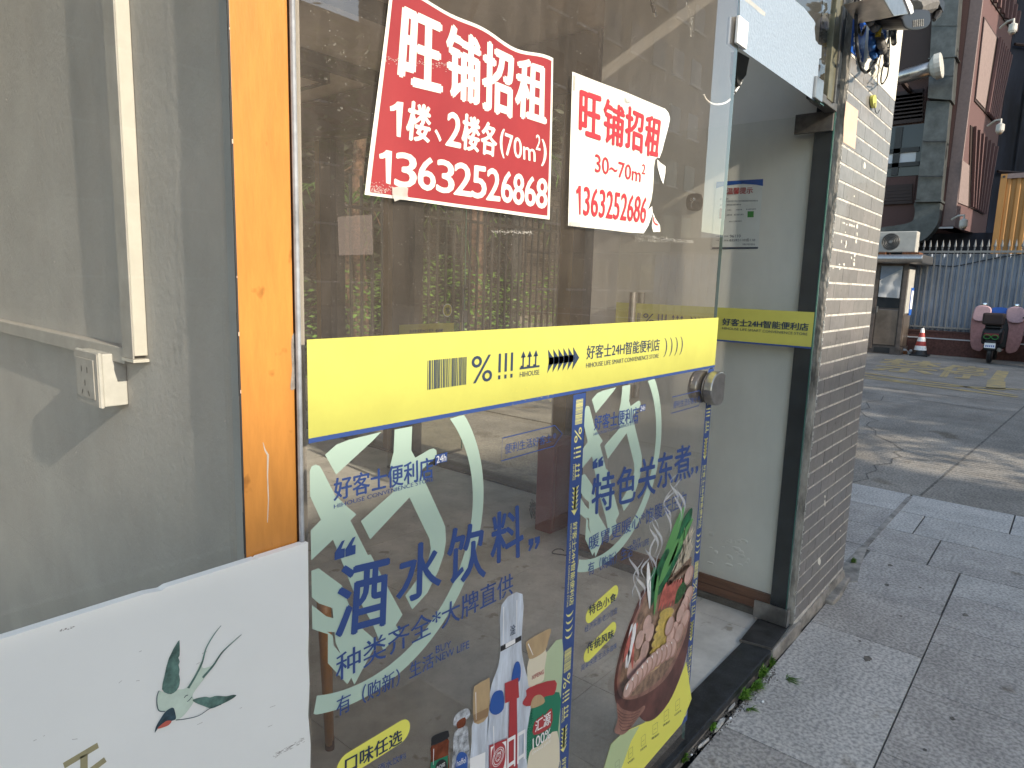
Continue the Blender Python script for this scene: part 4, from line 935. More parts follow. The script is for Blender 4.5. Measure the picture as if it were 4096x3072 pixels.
tg([(135,1465),(160,1462),(210,1470),(208,1500),(180,1506),(128,1498)], zS, 'tape strip on the lower left corner of the white poster')
gs = MB(); zG = zc((2100,850), .3617)   # glue residue below the white poster, scratches on the pane
for k in range(420):
    x = 1210 + rnd(0,650); y = 262 + (x-1210)*.09 + rnd(-28,60)*(1 - (x-1210)/900); l = rnd(1,6)
    line3(gs, [RP.px(zG(x,y), 0), RP.px(zG(x+l,y+rnd(-3,3)), 0)], rnd(.0003,.0012), NY)
for k in range(160):
    x = 800+rnd(0,500); y = 230 + (x-800)*.03 + random.gauss(0,12); p = zc((1700,850), .3315)(x, y); line3(gs, [RP.px(p,0), RP.px((p[0]+rnd(1,4),p[1]+rnd(-2,2)),0)], rnd(.0003,.001), NY)
for k in range(90):
    x = 880 + random.gauss(0,16); y = rnd(20,480); p = zc((2500,0), .3014)(x-60 if y < 120 else x, y); line3(gs, [RP.px(p,0), RP.px((p[0]+rnd(0,2),p[1]+rnd(2,9)),0)], rnd(.0002,.0008), NY)
for k in range(900):
    p = (rnd(1230,2840), rnd(10,1300)); line3(gs, [RP.px(p,0), RP.px((p[0]+rnd(.5,2.5),p[1]+rnd(-2,2.5)),0)], rnd(.0002,.0008), NY)
mk('glue_residue', gs, M['tape'], wp)

# plug hanging in the window, push sticker etc
pg = thing('power_plug', 'black cable with a metal tipped plug hanging behind the window near the top', 'plug', (1.6,.83,2.1))
zP = zc((2500,0), .3014)
mk('cord', MB().tube([onY(*zP(*p), .83) for p in ((330,-90),(345,10),(358,50))], .0018, 6), M['cable_black'], pg)
mk('plug_body', MB().tube([onY(*zP(*p), .83) for p in ((352,48),(372,80),(392,160))], [.003,.0045,.0045], 8), M['cable_black'], pg)
mk('plug_tip', MB().tube([onY(*zP(*p), .83) for p in ((394,164),(412,218))], .0032, 8), M['chrome'], pg)
wh = thing('white_cable', 'white cable hanging in a loop inside the window behind the free pane', 'cable', (1.8,.85,1.9))
mk('cable_loop', MB().tube([onY(*zP(*p), .86) for p in sm([(1045,1255),(1075,1320),(1140,1370),(1220,1388),(1320,1370),(1400,1315),(1440,1240)], 5, False)], .0028, 8), M['pure'], wh)
# notice on the side wall
nz = zc((2600,550), .4219); NP = Plane('x', 2.9194)
nt_ = thing('notice_sheet', 'white printed notice with a blue header stuck on the side wall behind the door', 'notice', (2.92,1.2,1.8))
def nq(pts, k=0): return [NP.px(nz(*p), k) for p in pts]
m_ = MB(); poly3(m_, nq([(630,420),(1073,393),(1048,730),(1025,1055),(820,1050),(585,1040),(608,720)])); mk('paper', m_, M['white'], nt_)
m_ = MB(); poly3(m_, nq(sm([(630,420),(1073,393)],1,False)+[(1071,460),(1000,447),(880,440),(760,450),(680,465),(626,482)], 1)); mk('header_print', m_, M['sign_blue'], nt_)
m_ = MB(); poly3(m_, nq([(588,1040),(1026,1038),(1022,1056),(586,1058)], 1)); mk('footer_print', m_, M['navy'], nt_)
m_ = MB(); text4(m_, '温馨提示', nq([(730,478),(975,470),(972,530),(728,540)], 2), .03); mk('title_lettering', m_, M['red_ink'], nt_)
m_ = MB()
for body, c in (('96110', ((758,922),(860,920),(858,947),(757,949))), ('83592110或110', ((755,958),(998,957),(996,985),(753,987)))):
    text4(m_, body, nq(c, 2), .01)
# the small rows cannot be read in the photograph: short dark marks, no words
for x0, y0, x1, y1, h in ((878,1014,995,1014,18),(665,584,745,582,12),(700,605,1026,599,13),(662,640,865,636,12),(735,688,775,687,11),(820,685,875,683,11),(912,681,1005,678,11),(728,735,780,733,15),(796,733,890,730,15),(750,797,785,795,10),(792,795,872,793,12),(630,937,690,937,10),(706,937,745,937,12),(628,975,690,975,10),(700,975,742,975,12)):
    n_ = max(3, int((x1-x0)/13)); 
    for i in range(n_):
        a = i/n_; x = x0+(x1-x0)*a; y = y0+(y1-y0)*a; w_ = (x1-x0)/n_*.72
        for q_ in range(3):
            yy = y-h/2+h*(q_+.3)/3; line3(m_, nq([(x+rnd(0,2),yy),(x+w_*rnd(.7,1),yy)], 2), .0012, XV)
        line3(m_, nq([(x+w_*.5,y-h/2),(x+w_*rnd(.3,.6),y+h/2)], 2), .0012, XV)
mk('lettering', m_, M['navy'], nt_)
m_ = MB(); poly3(m_, nq([(660,672),(705,672),(702,768),(656,768)], 2)); mk('photo_print', m_, M['red_box'], nt_)
m_ = MB(); poly3(m_, nq([(925,700),(984,698),(982,756),(924,757)], 2)); mk('photo_print', m_, M['green_paint'], nt_)
hk = thing('wall_hook', 'square steel hook plate on the side wall left of the notice', 'hook', (2.92,1.4,1.87))
m_ = MB().prism(nq(sm([(362,548),(490,543),(487,682),(357,680)], 3)), (-.003,0,0)); mk('plate', m_, M['steel'], hk)
p = NP.px(nz(425,600)); mk('hook', MB().tube([(2.915,p.y,p.z),(2.895,p.y,p.z-.004),(2.885,p.y,p.z-.015),(2.888,p.y,p.z-.028),(2.898,p.y,p.z-.032)], .004, 8), M['chrome'], hk)
mk('umbrella_knob', MB().ball((2.897,p.y,p.z+.004), .01, .014, .010), M['chrome'], hk, smooth=True)

m_ = MB(); poly3(m_, [RP.px(p, 0) for p in ((1350,868),(1488,858),(1492,1018),(1356,1022))]); M['faded'] = mat('faded', (.16,.13,.115), .8, trans=.5)
tag(mk('faded_square', m_, M['faded']), 'faded grey square of film on the window left of the red poster corner', 'film')
# ================================================================== ACROSS THE ROAD
FX = 19.39
fw = thing('fence_base_wall', 'low red tiled wall with a pale line under the spiked fence', 'wall', (FX,0,0))
mk('wall_body', MB().box(FX, FX+.3, -14, 3.6, -.1, .56), M['brick_red'], fw)
mk('pale_line', MB().box(FX-.012, FX, -14, 3.6, .395, .42), M['roof_white'], fw)
mk('coping', MB().box(FX-.02, FX+.32, -14, 3.6, .56, .60), M['brown_tile'], fw)
sf = thing('spiked_fence', 'long grey metal fence with spear tips along the far side of the road', 'fence', (FX+.15,0,.6))
def bar():
    return MB().box(FX+.03, FX+.055, -.0125, .0125, .60, 2.60)
def spear():
    m_ = MB(); m_.tube([(FX+.042,0,2.56),(FX+.042,0,2.58),(FX+.042,0,2.60),(FX+.042,0,2.62),(FX+.042,0,2.66),(FX+.042,0,2.79)], [.012,.024,.012,.030,.026,.002], 6)
    for s_ in (-1,1): m_.tube([(FX+.042,0,2.62),(FX+.042,s_*.03,2.655),(FX+.042,s_*.042,2.635)], [.008,.007,.003], 5)
    return m_
b0 = mk('bar', bar(), M['bar_grey'], sf); s0 = mk('spear_tip', spear(), M['bar_grey'], sf)
b0.location.y += 3.41; s0.location.y += 3.41
for i in range(1, 72):
    for o_ in (b0, s0):
        c_ = o_.copy(); COL.objects.link(c_); c_.location.y = o_.location.y - .1305*i
mk('rail', MB().box(FX+.01, FX+.075, -14, 3.5, 2.48, 2.53), M['bar_grey'], sf)
mk('rail', MB().box(FX+.01, FX+.075, -14, 3.5, .66, .70), M['bar_grey'], sf)
hd = thing('corrugated_hoarding', 'blue grey corrugated sheet hoarding right behind the spiked fence', 'hoarding', (FX+.4,0,.6))
y = 3.6
while y > -8:
    m_ = MB(); pts = []
    for k in range(4):
        yy = y - k*.26; pts += [(yy,0),(yy-.02,.035),(yy-.10,.035),(yy-.12,0)]
    pts.append((y-1.04,0)); n = len(pts)
    m_.add([(FX+.16-d,yy,.60) for yy,d in pts]+[(FX+.16-d,yy,2.46) for yy,d in pts], [(i,i+1,n+i+1,n+i) for i in range(n-1)])
    mk('sheet', m_, M['panel_blue'], hd); y -= 1.045
mk('cable', MB().tube([(FX+.1,3.3,2.2),(FX+.1,2.5,2.16),(FX+.1,2.3,2.2),(FX+.1,1.6,2.38),(FX+.1,.9,2.5)], .012, 6), M['cable_black'], hd)
# ---- guard kiosk
kx = 18.4
ki = thing('guard_kiosk', 'brown metal guard kiosk with a grey cloth behind its window', 'kiosk', (18.9,3.7,0))
mk('plinth', MB().box(kx+.02, 19.3, 3.22, 4.9, -.02, .18), M['kiosk_frame'], ki)
mk('cabin_body', MB().box(kx+.03, 19.3, 3.26, 4.9, .18, 2.18), M['kiosk_frame'], ki)
for y0, y1 in ((3.24,3.33),(3.86,3.96),(4.55,4.65)): mk('door_post', MB().box(kx-.01, kx+.03, y0, y1, .12, 2.2), M['kiosk_frame'], ki)
dd = mk('door_panel', MB().box(kx+.005, kx+.03, 3.36, 3.84, .22, 1.08), M['kiosk_panel'], ki, bevel=.01)
mk('door_handle', MB().box(kx-.03, kx+.0, 3.80, 3.83, 1.0, 1.15), M['steel'], ki)
mk('vent_opening', MB().box(kx+.008, kx+.019, 3.45, 3.80, .03, .16), M['dark'], ki)
mk('window_glass', MB().box(kx+.02, kx+.028, 3.36, 3.84, 1.12, 2.12), M['window_dark'], ki)
cm_ = MB(); vs = []; fs = []
for i in range(13):
    for j in range(13):
        u = i/12; v = j/12; zt_ = 1.36 + v*(.40 + .30*(1-u)); vs.append((kx-.002-.008*math.sin(u*9+v*4)-.006*math.sin(v*11-u*5), 3.37+.46*u, zt_+.02*u))
for i in range(12):
    for j in range(12): a = i*13+j; fs.append((a,a+13,a+14,a+1))
cm_.add(vs, fs); mk('cloth', cm_, M['cloth'], ki, smooth=True)
m_ = MB().box(kx+.014, kx+.0195, 3.37, 3.83, 1.80, 2.12); mk('upper_pane', m_, M['panel_blue'], ki)
mk('side_panel', MB().box(kx+.10, 19.2, 3.235, 3.26, 1.0, 2.12), M['ac_white'], ki)
mk('side_lower_panel', MB().box(kx+.10, 19.2, 3.238, 3.26, .2, .97), M['kiosk_panel'], ki)
rf = MB(); prof = []
for i in range(9): t = -math.pi/2 + math.pi*i/8; prof.append((math.cos(t)*.10, 2.28 + .10*math.sin(t)))
P8 = [Vector((kx-.28-c_, 2.92, z_)) for c_, z_ in prof] + [Vector((19.5, 2.92, 2.38)), Vector((19.5, 2.92, 2.18))]
mk('roof', rf.prism(P8, (0,2.2,0)), M['steel'], ki, bevel=.03)
sg = thing('blue_sign', 'narrow blue and white sign on the sunny side of the guard kiosk', 'sign', (18.8,3.22,1.3))
m_ = MB().box(18.95, 19.25, 3.222, 3.2345, .95, 1.62); mk('sign_board', m_, M['sign_blue'], sg)
m_ = MB().box(18.98, 19.22, 3.2185, 3.2215, 1.10, 1.55); mk('white_field', m_, M['pure'], sg)
ac = thing('air_conditioner', 'beige outdoor air conditioner unit standing on the kiosk roof', 'air conditioner', (18.7,3.8,2.42))
mk('casing', MB().box(18.35, 18.68, 3.14, 3.95, 2.44, 2.93), M['ac_white'], ac, bevel=.02)
mk('fan_recess', MB().tube([(18.35-.004,3.68,2.69),(18.352,3.68,2.69)], .20, 24), M['black_plastic'], ac)
fg = MB()
for r_ in (.19,.155,.12,.085,.05): fg.tube([(18.336,3.68+r_*math.cos(i*.3),2.69+r_*math.sin(i*.3)) for i in range(22)], .004, 4, False)
mk('fan_grille', fg, M['bar_grey'], ac); mk('fan_hub', MB().tube([(18.33,3.68,2.69),(18.345,3.68,2.69)], .035, 12), M['bar_grey'], ac)
mk('bracket', MB().box(18.3, 18.8, 3.05, 3.4, 2.385, 2.44).box(18.3,18.8,3.75,3.9,2.385,2.44), M['rust'], ac)
# ---- cone
def cone(x, y):
    t = thing('traffic_cone', 'red and white striped traffic cone by the kiosk and the fence wall', 'traffic cone', (x,y,0))
    mk('base', MB().box(x-.19,x+.19,y-.19,y+.19,0,.035).tube([(x,y,.03),(x,y,.14)],[.175,.135],18), M['black_plastic'], t, bevel=.008)
    h = .14; r = lambda z: .135 - (z-.14)*.20
    for k in range(5):
        z0_ = .14+k*.105; z1_ = z0_+.105
        mk('red_stripe' if k % 2 else 'white_stripe', MB().tube([(x,y,z0_),(x,y,z1_)], [r(z0_), r(z1_)], 18), M['cone_red' if k % 2 else 'pure'], t)
    mk('tip', MB().tube([(x,y,.665),(x,y,.70)], [.032,.026], 12), M['black_plastic'], t)
cone(18.75, 2.86)
lj = thing('litter_bag', 'small crumpled white and dark litter bag on the ground beside the kiosk', 'litter', (18.9,3.1,0))
m_ = MB(); 
for k in range(7): m_.ball((18.85+rnd(-.05,.05), 3.14+rnd(-.09,.09), .06+rnd(-.03,.07)), rnd(.03,.06), rnd(.03,.07), rnd(.03,.06), 7, 5)
mk('bag', m_, M['cloth'], lj); mk('bag_dark', MB().ball((18.82,3.2,.05),.06,.08,.06,7,5), M['rust'], lj)
# ---- scooters seen from behind
def scooter(x, y, label, cover, accent, full=True):
    t = thing('scooter', label, 'scooter', (x,y,0), 'scooters parked at the far fence'); t.location = (x,y,0)
    m = lambda n_, mb_, mt_, **k: mk(n_, mb_, M[mt_], t, **k)
    def wheel(xx):
        w = m('wheel', MB().tube([(xx, y-.045, .24), (xx, y-.03, .24), (xx, y+.03, .24), (xx, y+.045, .24)], [.19,.225,.225,.19], 24), 'black_plastic')
        mk('rim', MB().tube([(xx, y-.047, .24), (xx, y+.047, .24)], .12, 16), M['steel'], w)
    wheel(x); wheel(x+1.2)
    m('rear_fender', MB().prism([Vector(p) for p in ((x-.24,y-.10,.30),(x-.26,y-.10,.52),(x+.0,y-.12,.62),(x+.3,y-.12,.5),(x+.2,y-.1,.38))], (0,.2,0)), 'black_plastic', bevel=.02)
    m('tail_body', MB().prism([Vector(p) for p in ((x-.20,y-.17,.52),(x-.24,y-.19,.72),(x-.15,y-.20,.80),(x+.65,y-.17,.74),(x+.65,y-.15,.40),(x+.1,y-.15,.42))], (0,.36,0)), 'black_plastic', bevel=.05)
    m('seat', MB().prism([Vector(p) for p in ((x-.20,y-.15,.80),(x-.16,y-.15,.88),(x+.35,y-.14,.84),(x+.62,y-.12,.80),(x+.62,y-.12,.76),(x-.1,y-.15,.78))], (0,.29,0)), 'black_plastic', bevel=.03)
    m('tail_lamp', MB().box(x-.255, x-.235, y-.13, y+.13, .62, .68), 'red_box', bevel=.008)
    gl_ = MB()
    for s_ in (-1,1): gl_.tube([(x-.262, y+s_*.07+.06*math.cos(i*.45), .60+.045*math.sin(i*.45)) for i in range(15)], .008, 5, False)
    m('tail_trim', gl_, accent)
    pl_ = m('number_plate', MB().box(x-.275, x-.262, y-.10, y+.10, .36, .47), 'pure')
    tx_ = MB()
    for k in range(5): tx_.box(x-.2765, x-.2755, y-.08+k*.034, y-.08+k*.034+.02, .385, .425)
    mk('plate_lettering', tx_, M['sign_blue'], pl_)
    m('floorboard', MB().box(x+.6, x+1.0, y-.16, y+.16, .26, .31), 'black_plastic', bevel=.02)
    m('front_shield', MB().prism([Vector(p) for p in ((x+.98,y-.22,.30),(x+1.05,y-.24,.95),(x+1.12,y-.22,1.0),(x+1.06,y-.2,.3))], (0,.44,0)), 'black_plastic', bevel=.03)
    m('fork', MB().tube([(x+1.2,y,.24),(x+1.05,y,.95)], .03), 'steel')
    hb = m('handlebar', MB().tube([(x+.98,y-.36,1.02),(x+1.05,y-.1,1.06),(x+1.05,y+.1,1.06),(x+.98,y+.36,1.02)], .016), 'black_plastic')
    for s_ in (-1,1):
        mr = m('mirror', MB().tube([(x+1.02,y+s_*.22,1.05),(x+1.0,y+s_*.30,1.24)], .007, 6), 'black_plastic')
        mk('mirror_face', MB().ball((x+.99,y+s_*.30,1.28), .018, .055, .045, 12, 8), M['chrome'], mr)
    m('exhaust', MB().tube([(x-.20,y-.17,.33),(x+.3,y-.17,.30)], [.045,.04], 10), 'chrome')
    if full:
        m('top_box', MB().box(x-.28, x-.02, y-.20, y+.20, .86, 1.12), 'dark_brown', bevel=.04)
        for s_ in (-1,1):
            sh = [(s_*.14,1.14),(s_*.20,1.22),(s_*.34,1.24),(s_*.46,1.16),(s_*.50,.95),(s_*.49,.55),(s_*.44,.30),(s_*.36,.22),(s_*.22,.25),(s_*.22,.75),(s_*.16,.98)]
            m('wind_cover', MB().prism([Vector((x+.80, y+a, b)) for a, b in sm(sh, 3)], (.05,0,0)), cover, bevel=.015)
            m('wind_cover_sleeve', MB().prism([Vector((x+.74, y+a, b)) for a, b in sm([(s_*.14,1.16),(s_*.22,1.25),(s_*.40,1.25),(s_*.47,1.15),(s_*.46,.92),(s_*.20,.92)], 3)], (.07,0,0)), 'pink' if cover == 'pink_dark' else cover, bevel=.02)
        m('cover_collar', MB().prism([Vector((x+.9, y+a, b)) for a, b in sm([(-.16,1.10),(-.12,1.22),(.12,1.22),(.16,1.10)], 3)], (.05,0,0)), 'sign_blue')
    return t
A('pink_dark', (.42,.22,.21), .8, nscale=15, namt=.15)
scooter(18.15, 1.43, 'black scooter with a pink wind cover parked at the spiked fence', 'pink_dark', 'green_paint')
sc2 = scooter(17.9, .62, 'dark scooter with green bodywork cut by the right edge of the picture', 'green_paint', 'green_paint', False)
mk('green_side_panel', MB().box(18.0, 18.5, .78, .80, .45, .78), M['green_paint'], sc2, bevel=.008)
mk('delivery_bag', MB().box(17.66, 17.9, .40, .84, .86, 1.22), M['green_paint'], sc2, bevel=.04)

# ---- brown building
BXX = 24.0
bb = thing('brown_building', 'dark brown tiled building raised above the fence with a mauve wing and slatted windows', 'building', (26,6,3.5))
mk('dark_facade', MB().box(BXX, BXX+8, 3.2, 30, 3.47, 22), M['brown_tile'], bb)
mk('undercroft', MB().box(BXX+2.5, BXX+8, -12, 30, -.1, 3.47), M['navy_net'], bb)
mk('white_pipe_line', MB().box(BXX-.08, BXX-.01, 3.2, 4.4, 3.42, 3.47), M['roof_white'], bb)
# mauve wing: oblique wall from the corner
A0 = Vector((BXX, 3.19, 0)); DV = Vector((1, -.094, 0)).normalized(); NV = Vector((-.094, -1, 0)).normalized()
def wq(px, py, off=0):           # photo point on the mauve wing (offset outwards)
    P0 = A0 + NV*off; r_ = ray(px, py); dn = r_.dot(NV); t_ = (P0 - CAM).dot(NV)/dn; return CAM + r_*t_
def WB(t0, t1, z0_, z1_, off, dep):  # box along the wing wall
    a = A0 + DV*t0 + NV*off; b = A0 + DV*t1 + NV*off
    return MB().hexa([Vector((a.x,a.y,z0_)), Vector((b.x,b.y,z0_)), Vector((b.x,b.y,z1_)), Vector((a.x,a.y,z1_))], NV*-dep)
mk('wing_wall', WB(0, 4.3, 3.47, 22, 0, .5), M['mauve'], bb)
mk('corner_edge', WB(-.03, .05, 3.5, 22, .01, .3), M['mauve_light'], bb)
def wing_window(q, frac):
    P_ = [wq(px, py, .03) for px, py in q]          # TL TR BR BL
    w_ = mk('window', MB().hexa(P_, NV*-.05), M['dark_brown'], bb)
    L_ = lambda u, v: P_[0]*(1-u)*(1-v) + P_[1]*u*(1-v) + P_[2]*u*v + P_[3]*(1-u)*v
    if frac: mk('light_reveal', MB().hexa([L_(0,.03)+NV*.02, L_(frac,.03)+NV*.02, L_(frac,.97)+NV*.02, L_(0,.97)+NV*.02], NV*-.018), M['mauve_light'], w_)
    for k in range(7):
        u = frac + .06 + k*(1-frac)/7; mk('slat', MB().hexa([L_(u,0)+NV*.10, L_(u+.035,0)+NV*.10, L_(u+.035,1)+NV*.10, L_(u,1)+NV*.10], NV*-.08), M['mauve'], w_)
wing_window([(3937,66),(4036,222),(3976,488),(3900,404)], .45)
wing_window([(3884,500),(3985,592),(3937,858),(3874,826)], .0)
wing_window([(3975,-150),(4075,60),(4060,140),(3965,0)], .0)
mk('light_reveal', MB().hexa([wq(*p, .03) for p in ((3850,640),(3878,662),(3873,826),(3833,810))], NV*-.03), M['mauve_light'], bb)
mk('navy_screen', MB().hexa([Vector(p) for p in ((28.3,2.8,-.1),(36,-3.2,-.1),(36,-3.2,24),(28.3,2.8,24))], (.3,.2,0)), M['navy_net'], bb)
for k in range(12):
    a = k/12; p0 = Vector((28.3+7.7*a, 2.8-6*a, 0)); mk('screen_pole', MB().tube([(p0.x-.12,p0.y,2.5),(p0.x-.12,p0.y,20)], .035, 6), M['navy_net'], bb)
for zz in (5.6, 9.6, 13.4): mk('screen_rail', MB().tube([(28.2,2.7,zz),(35.9,-3.4,zz)], .05, 6), M['dark_brown'], bb)
fr_ = mk('far_block', MB().box(38, 46, -6, 1.5, 9, 26), M['mauve_light'], bb)
# dark facade features, measured on the plane X = 24
def fb(name, x0, y0, x1, y1, m_, dep=.06, x=BXX, parent=None):
    a = onX(x0, y0, x-dep); b = onX(x1, y1, x-dep); return mk(name, MB().box(x-dep, x-.002, min(a.y,b.y), max(a.y,b.y), min(a.z,b.z), max(a.z,b.z)), M[m_], parent or bb)
fb('awning_panel', 3600, 40, 3742, 258, 'dark_brown', .5)
fb('louvre_panel', 3560, 365, 3692, 488, 'brown_tile', .04)
for k in range(8): fb('louvre', 3560, 372+k*15, 3690, 380+k*15, 'dark_brown', .09)
w_ = fb('window', 3540, 510, 3676, 700, 'window_dark', .05)
for y_ in (598, 655): fb('window_bar', 3540, y_, 3676, y_+7, 'dark', .10, parent=w_)
fb('window_bar', 3584, 510, 3590, 700, 'dark', .10, parent=w_)
fb('curtain', 3545, 613, 3580, 655, 'roof_white', .06, parent=w_); fb('curtain', 3594, 613, 3660, 655, 'roof_white', .06, parent=w_)
fb('louvre_panel', 3520, 712, 3652, 815, 'brown_tile', .04)
for k in range(6): fb('louvre', 3530, 742+k*13, 3648, 748+k*13, 'dark_brown', .09)
# ventilation duct
du = thing('ventilation_duct', 'grey green sheet metal duct running down the dark brown facade and curving left', 'duct', (23.5,4,6))
def dprism(name, pts, x, dep, n=1):
    q = [onX(p[0], p[1], x) for p in pts]; return mk(name, MB().prism(q, (dep,0,0)), M['duct'], du)
zf = lambda a, b: (3500+a*.2695, 700+b*.2695)
dprism('duct_section', [(3742,-200),(3850,-200),(3806,400),(3711,392)], 23.3, .66)
dprism('duct_section', [(3712,232),(3828,222),(3828,226),(3712,236)], 23.26, .7)
dprism('duct_section', [(3707,404),(3800,404),(3762,803),(3664,798)], 23.45, .5)
dprism('duct_flange', [(3660,800),(3766,798),(3764,806),(3660,808)], 23.25, .7)
dprism('duct_bend', [zf(*p) for p in sm([(605,405),(940,400),(955,520),(930,700),(850,840),(720,960),(560,1005),(300,1010),(60,1000),(60,800),(300,750),(480,715),(570,660),(592,520)], 5)], 23.4, .55)
for y_ in (-60, 100, 300, 560, 700):
    dprism('duct_seam', [(3704+(392-y_)*.075 if y_ < 400 else 3706-(y_-404)*.11, y_), (3806+(400-y_)*.075 if y_ < 400 else 3799-(y_-404)*.095, y_), (3806+(400-y_)*.075 if y_ < 400 else 3799-(y_-404)*.095, y_+3), (3704+(392-y_)*.075 if y_ < 400 else 3706-(y_-404)*.11, y_+3)], 23.28, .1)
vp = thing('exhaust_pipe', 'pale round exhaust pipe with a flared end cap sticking out by the brown facade', 'pipe', (22.7,4.2,7.6))
a = onX(3560, 322, 22.4); b = onX(3742, 268, 22.4)
mk('pipe', MB().tube([a, b], .19, 16), M['steel'], vp, smooth=True); mk('end_cap', MB().tube([b - (b-a).normalized()*.12, b, b+(b-a).normalized()*.14, b+(b-a).normalized()*.16], [.20,.34,.34,.30], 18), M['ac_white'], vp)
mk('wall_bracket', MB().box(22.4, 24.0, a.y-.3, a.y-.2, a.z-.05, a.z+.05), M['dark_brown'], vp)
# container
ct = thing('shipping_container', 'orange corrugated shipping container standing high behind the spiked fence', 'container', (22,0,2.6))
cz0, cz1 = 2.55, 4.62; y1_ = 2.02
m_ = MB(); pts = []; y = y1_-.12
while y > -4: pts += [(y,0),(y-.035,.04),(y-.105,.04),(y-.14,0)]; y -= .21
n = len(pts); m_.add([(22-d+.05,yy,cz0) for yy,d in pts]+[(22-d+.05,yy,cz1-.12) for yy,d in pts], [(i,i+1,n+i+1,n+i) for i in range(n-1)])
mk('corrugated_side', m_, M['container'], ct); mk('corner_post', MB().box(21.98, 22.15, y1_-.14, y1_, cz0, cz1), M['container'], ct)
mk('top_rail', MB().box(21.98, 22.1, -4, y1_-.14, cz1-.12, cz1), M['mauve_light'], ct); mk('container_body', MB().box(22.12, 24.4, -4, y1_-.01, cz0, cz1-.01), M['container'], ct)
mk('corner_casting', MB().tube([(21.97,y1_-.07,cz1-.07),(21.985,y1_-.07,cz1-.07)], .03, 10), M['dark'], ct)
cb = thing('container_stand', 'dark steel stand carrying the orange container behind the hoarding', 'stand', (22,0,0))
for y in (1.8, -.5, -2.8): mk('leg', MB().box(22.1, 22.3, y-.1, y+.1, -.1, 2.55), M['navy_net'], cb)
# dome cameras
def dome(px, py, x, lab, wall):
    p = onX(px, py, x); k = .20 if wall < 2 else .2
    t = thing('dome_camera', lab, 'camera', tuple(p), 'white dome cameras on the mauve wing')
    mk('arm', MB().tube([(p.x+.3,p.y+.33,p.z+.12),(p.x+.1,p.y+.15,p.z+.20),(p.x,p.y,p.z+.20),(p.x,p.y,p.z+.08)], [.03,.03,.028,.028], 8), M['ac_white'], t)
    mk('housing', MB().tube([(p.x,p.y,p.z+.10),(p.x,p.y,p.z+.06),(p.x,p.y,p.z-.10),(p.x,p.y,p.z-.13)], [.04,.10,.105,.09], 16), M['ac_white'], t)
    mk('dome', MB().ball((p.x,p.y,p.z-.13), .085, .085, .08, 14, 8), M['steel'], t, smooth=True)
dome(4052, 108, 23.5, 'topmost white dome camera on the upper part of the mauve wing', 0)
dome(4001, 508, 23.5, 'middle white dome camera between the two slatted windows', 0)
dome(3854, 890, 23.0, 'lowest white dome camera at the bottom corner of the mauve wing', 1)

# ================================================================== PIER TOP: PLATE, CABLES, LAMP
PP = Plane('y', .786)
npl = thing('number_plate', 'blue enamel plate with worn white characters on the whitewashed wall', 'plate', (3,.78,2.6))
q = [PP.px(p) for p in ((3417,15),(3466,75),(3450,249),(3401,207))]
mk('plate', MB().prism(q, (0,-.003,0)), M['sign_blue'], npl)
w2 = zc((3150,100), .3014); m_ = MB()
for x, y, a, b in ((890,130,10,22),(885,190,8,34),(884,290,8,48),(955,40,12,22),(950,100,12,20),(990,75,12,8),(1000,50,6,24),(920,320,14,36),(905,380,8,12),(975,300,10,30),(955,360,10,20),(965,385,14,10),(975,420,12,20),(930,275,8,10)):
    n_ = 9; poly3(m_, [PP.px(w2(x+a*(1+rnd(-.2,.2))*math.cos(6.283*i/n_), y+b*(1+rnd(-.2,.2))*math.sin(6.283*i/n_)), 10) for i in range(n_)])
mk('lettering', m_, M['pure'], npl)
bp = MB(); poly3(bp, [PP.px(w2(*p), -1) + Vector((0,-.001,0)) for p in ((775,1010),(935,1135),(890,1650),(735,1555),(745,1300))])
tag(mk('beige_paper', bp, M['beige_paper']), 'plain beige paper pasted on the upper left tiles of the pier', 'paper')
yh = thing('yellow_hook', 'small yellow plastic hook with a wire end on the tiles below the cables', 'hook', (3.2,.78,2.25))
mk('hook_body', MB().prism([PP.px(w2(*p)) + Vector((0,-.002,0)) for p in sm([(1095,940),(1128,945),(1135,1020),(1130,1095),(1110,1105),(1092,1060),(1085,1000)], 3)], (0,-.012,0)), M['yellow'], yh)
mk('wire_end', MB().tube([PP.px(w2(*p)) + Vector((0,-.018,0)) for p in sm([(1098,1040),(1098,1120),(1115,1175),(1140,1175),(1158,1135)], 4, False)], .0018, 6), M['cable_black'], yh)
z4 = zc((3300,0), .4218)
def cable(name, lab, pts, r, m_, y0_=.75, cat='cable'):
    mb = MB().tube([onY(*z4(*p), y0_ + .01*math.sin(i)) for i, p in enumerate(sm(pts, 5, False))], r, 8); return tag(mk(name, mb, M[m_], smooth=True), lab, cat)
cable('corrugated_conduit', 'thick grey corrugated conduit looping under the junction box', [(385,-60),(385,60),(410,170),(450,240),(480,275),(500,230),(505,130)], .014, 'conduit', .72, 'conduit')
cable('conduit_stub', 'short grey conduit stub below the loop of thick conduit', [(515,350),(535,420),(550,480)], .016, 'conduit', .71, 'conduit')
cable('black_cable', 'dark cable drooping in a long loop across the blue plate', [(290,-60),(295,200),(300,400),(330,600),(385,685),(450,630),(490,550)], .006, 'cable_black', .73)
cable('black_cable', 'dark cable running down the left side of the blue plate', [(325,-60),(315,160),(320,280),(350,330),(380,250)], .005, 'cable_black', .745)
cable('blue_cable', 'bundle of blue cable hanging in the middle of the whitewashed wall', [(450,290),(445,430),(455,520),(480,540),(500,480),(470,380)], .013, 'cable_blue', .74)
cable('blue_cable', 'thin blue cable beside the yellow wrap below the junction box', [(560,150),(555,260),(570,330),(545,400)], .007, 'cable_blue', .73)
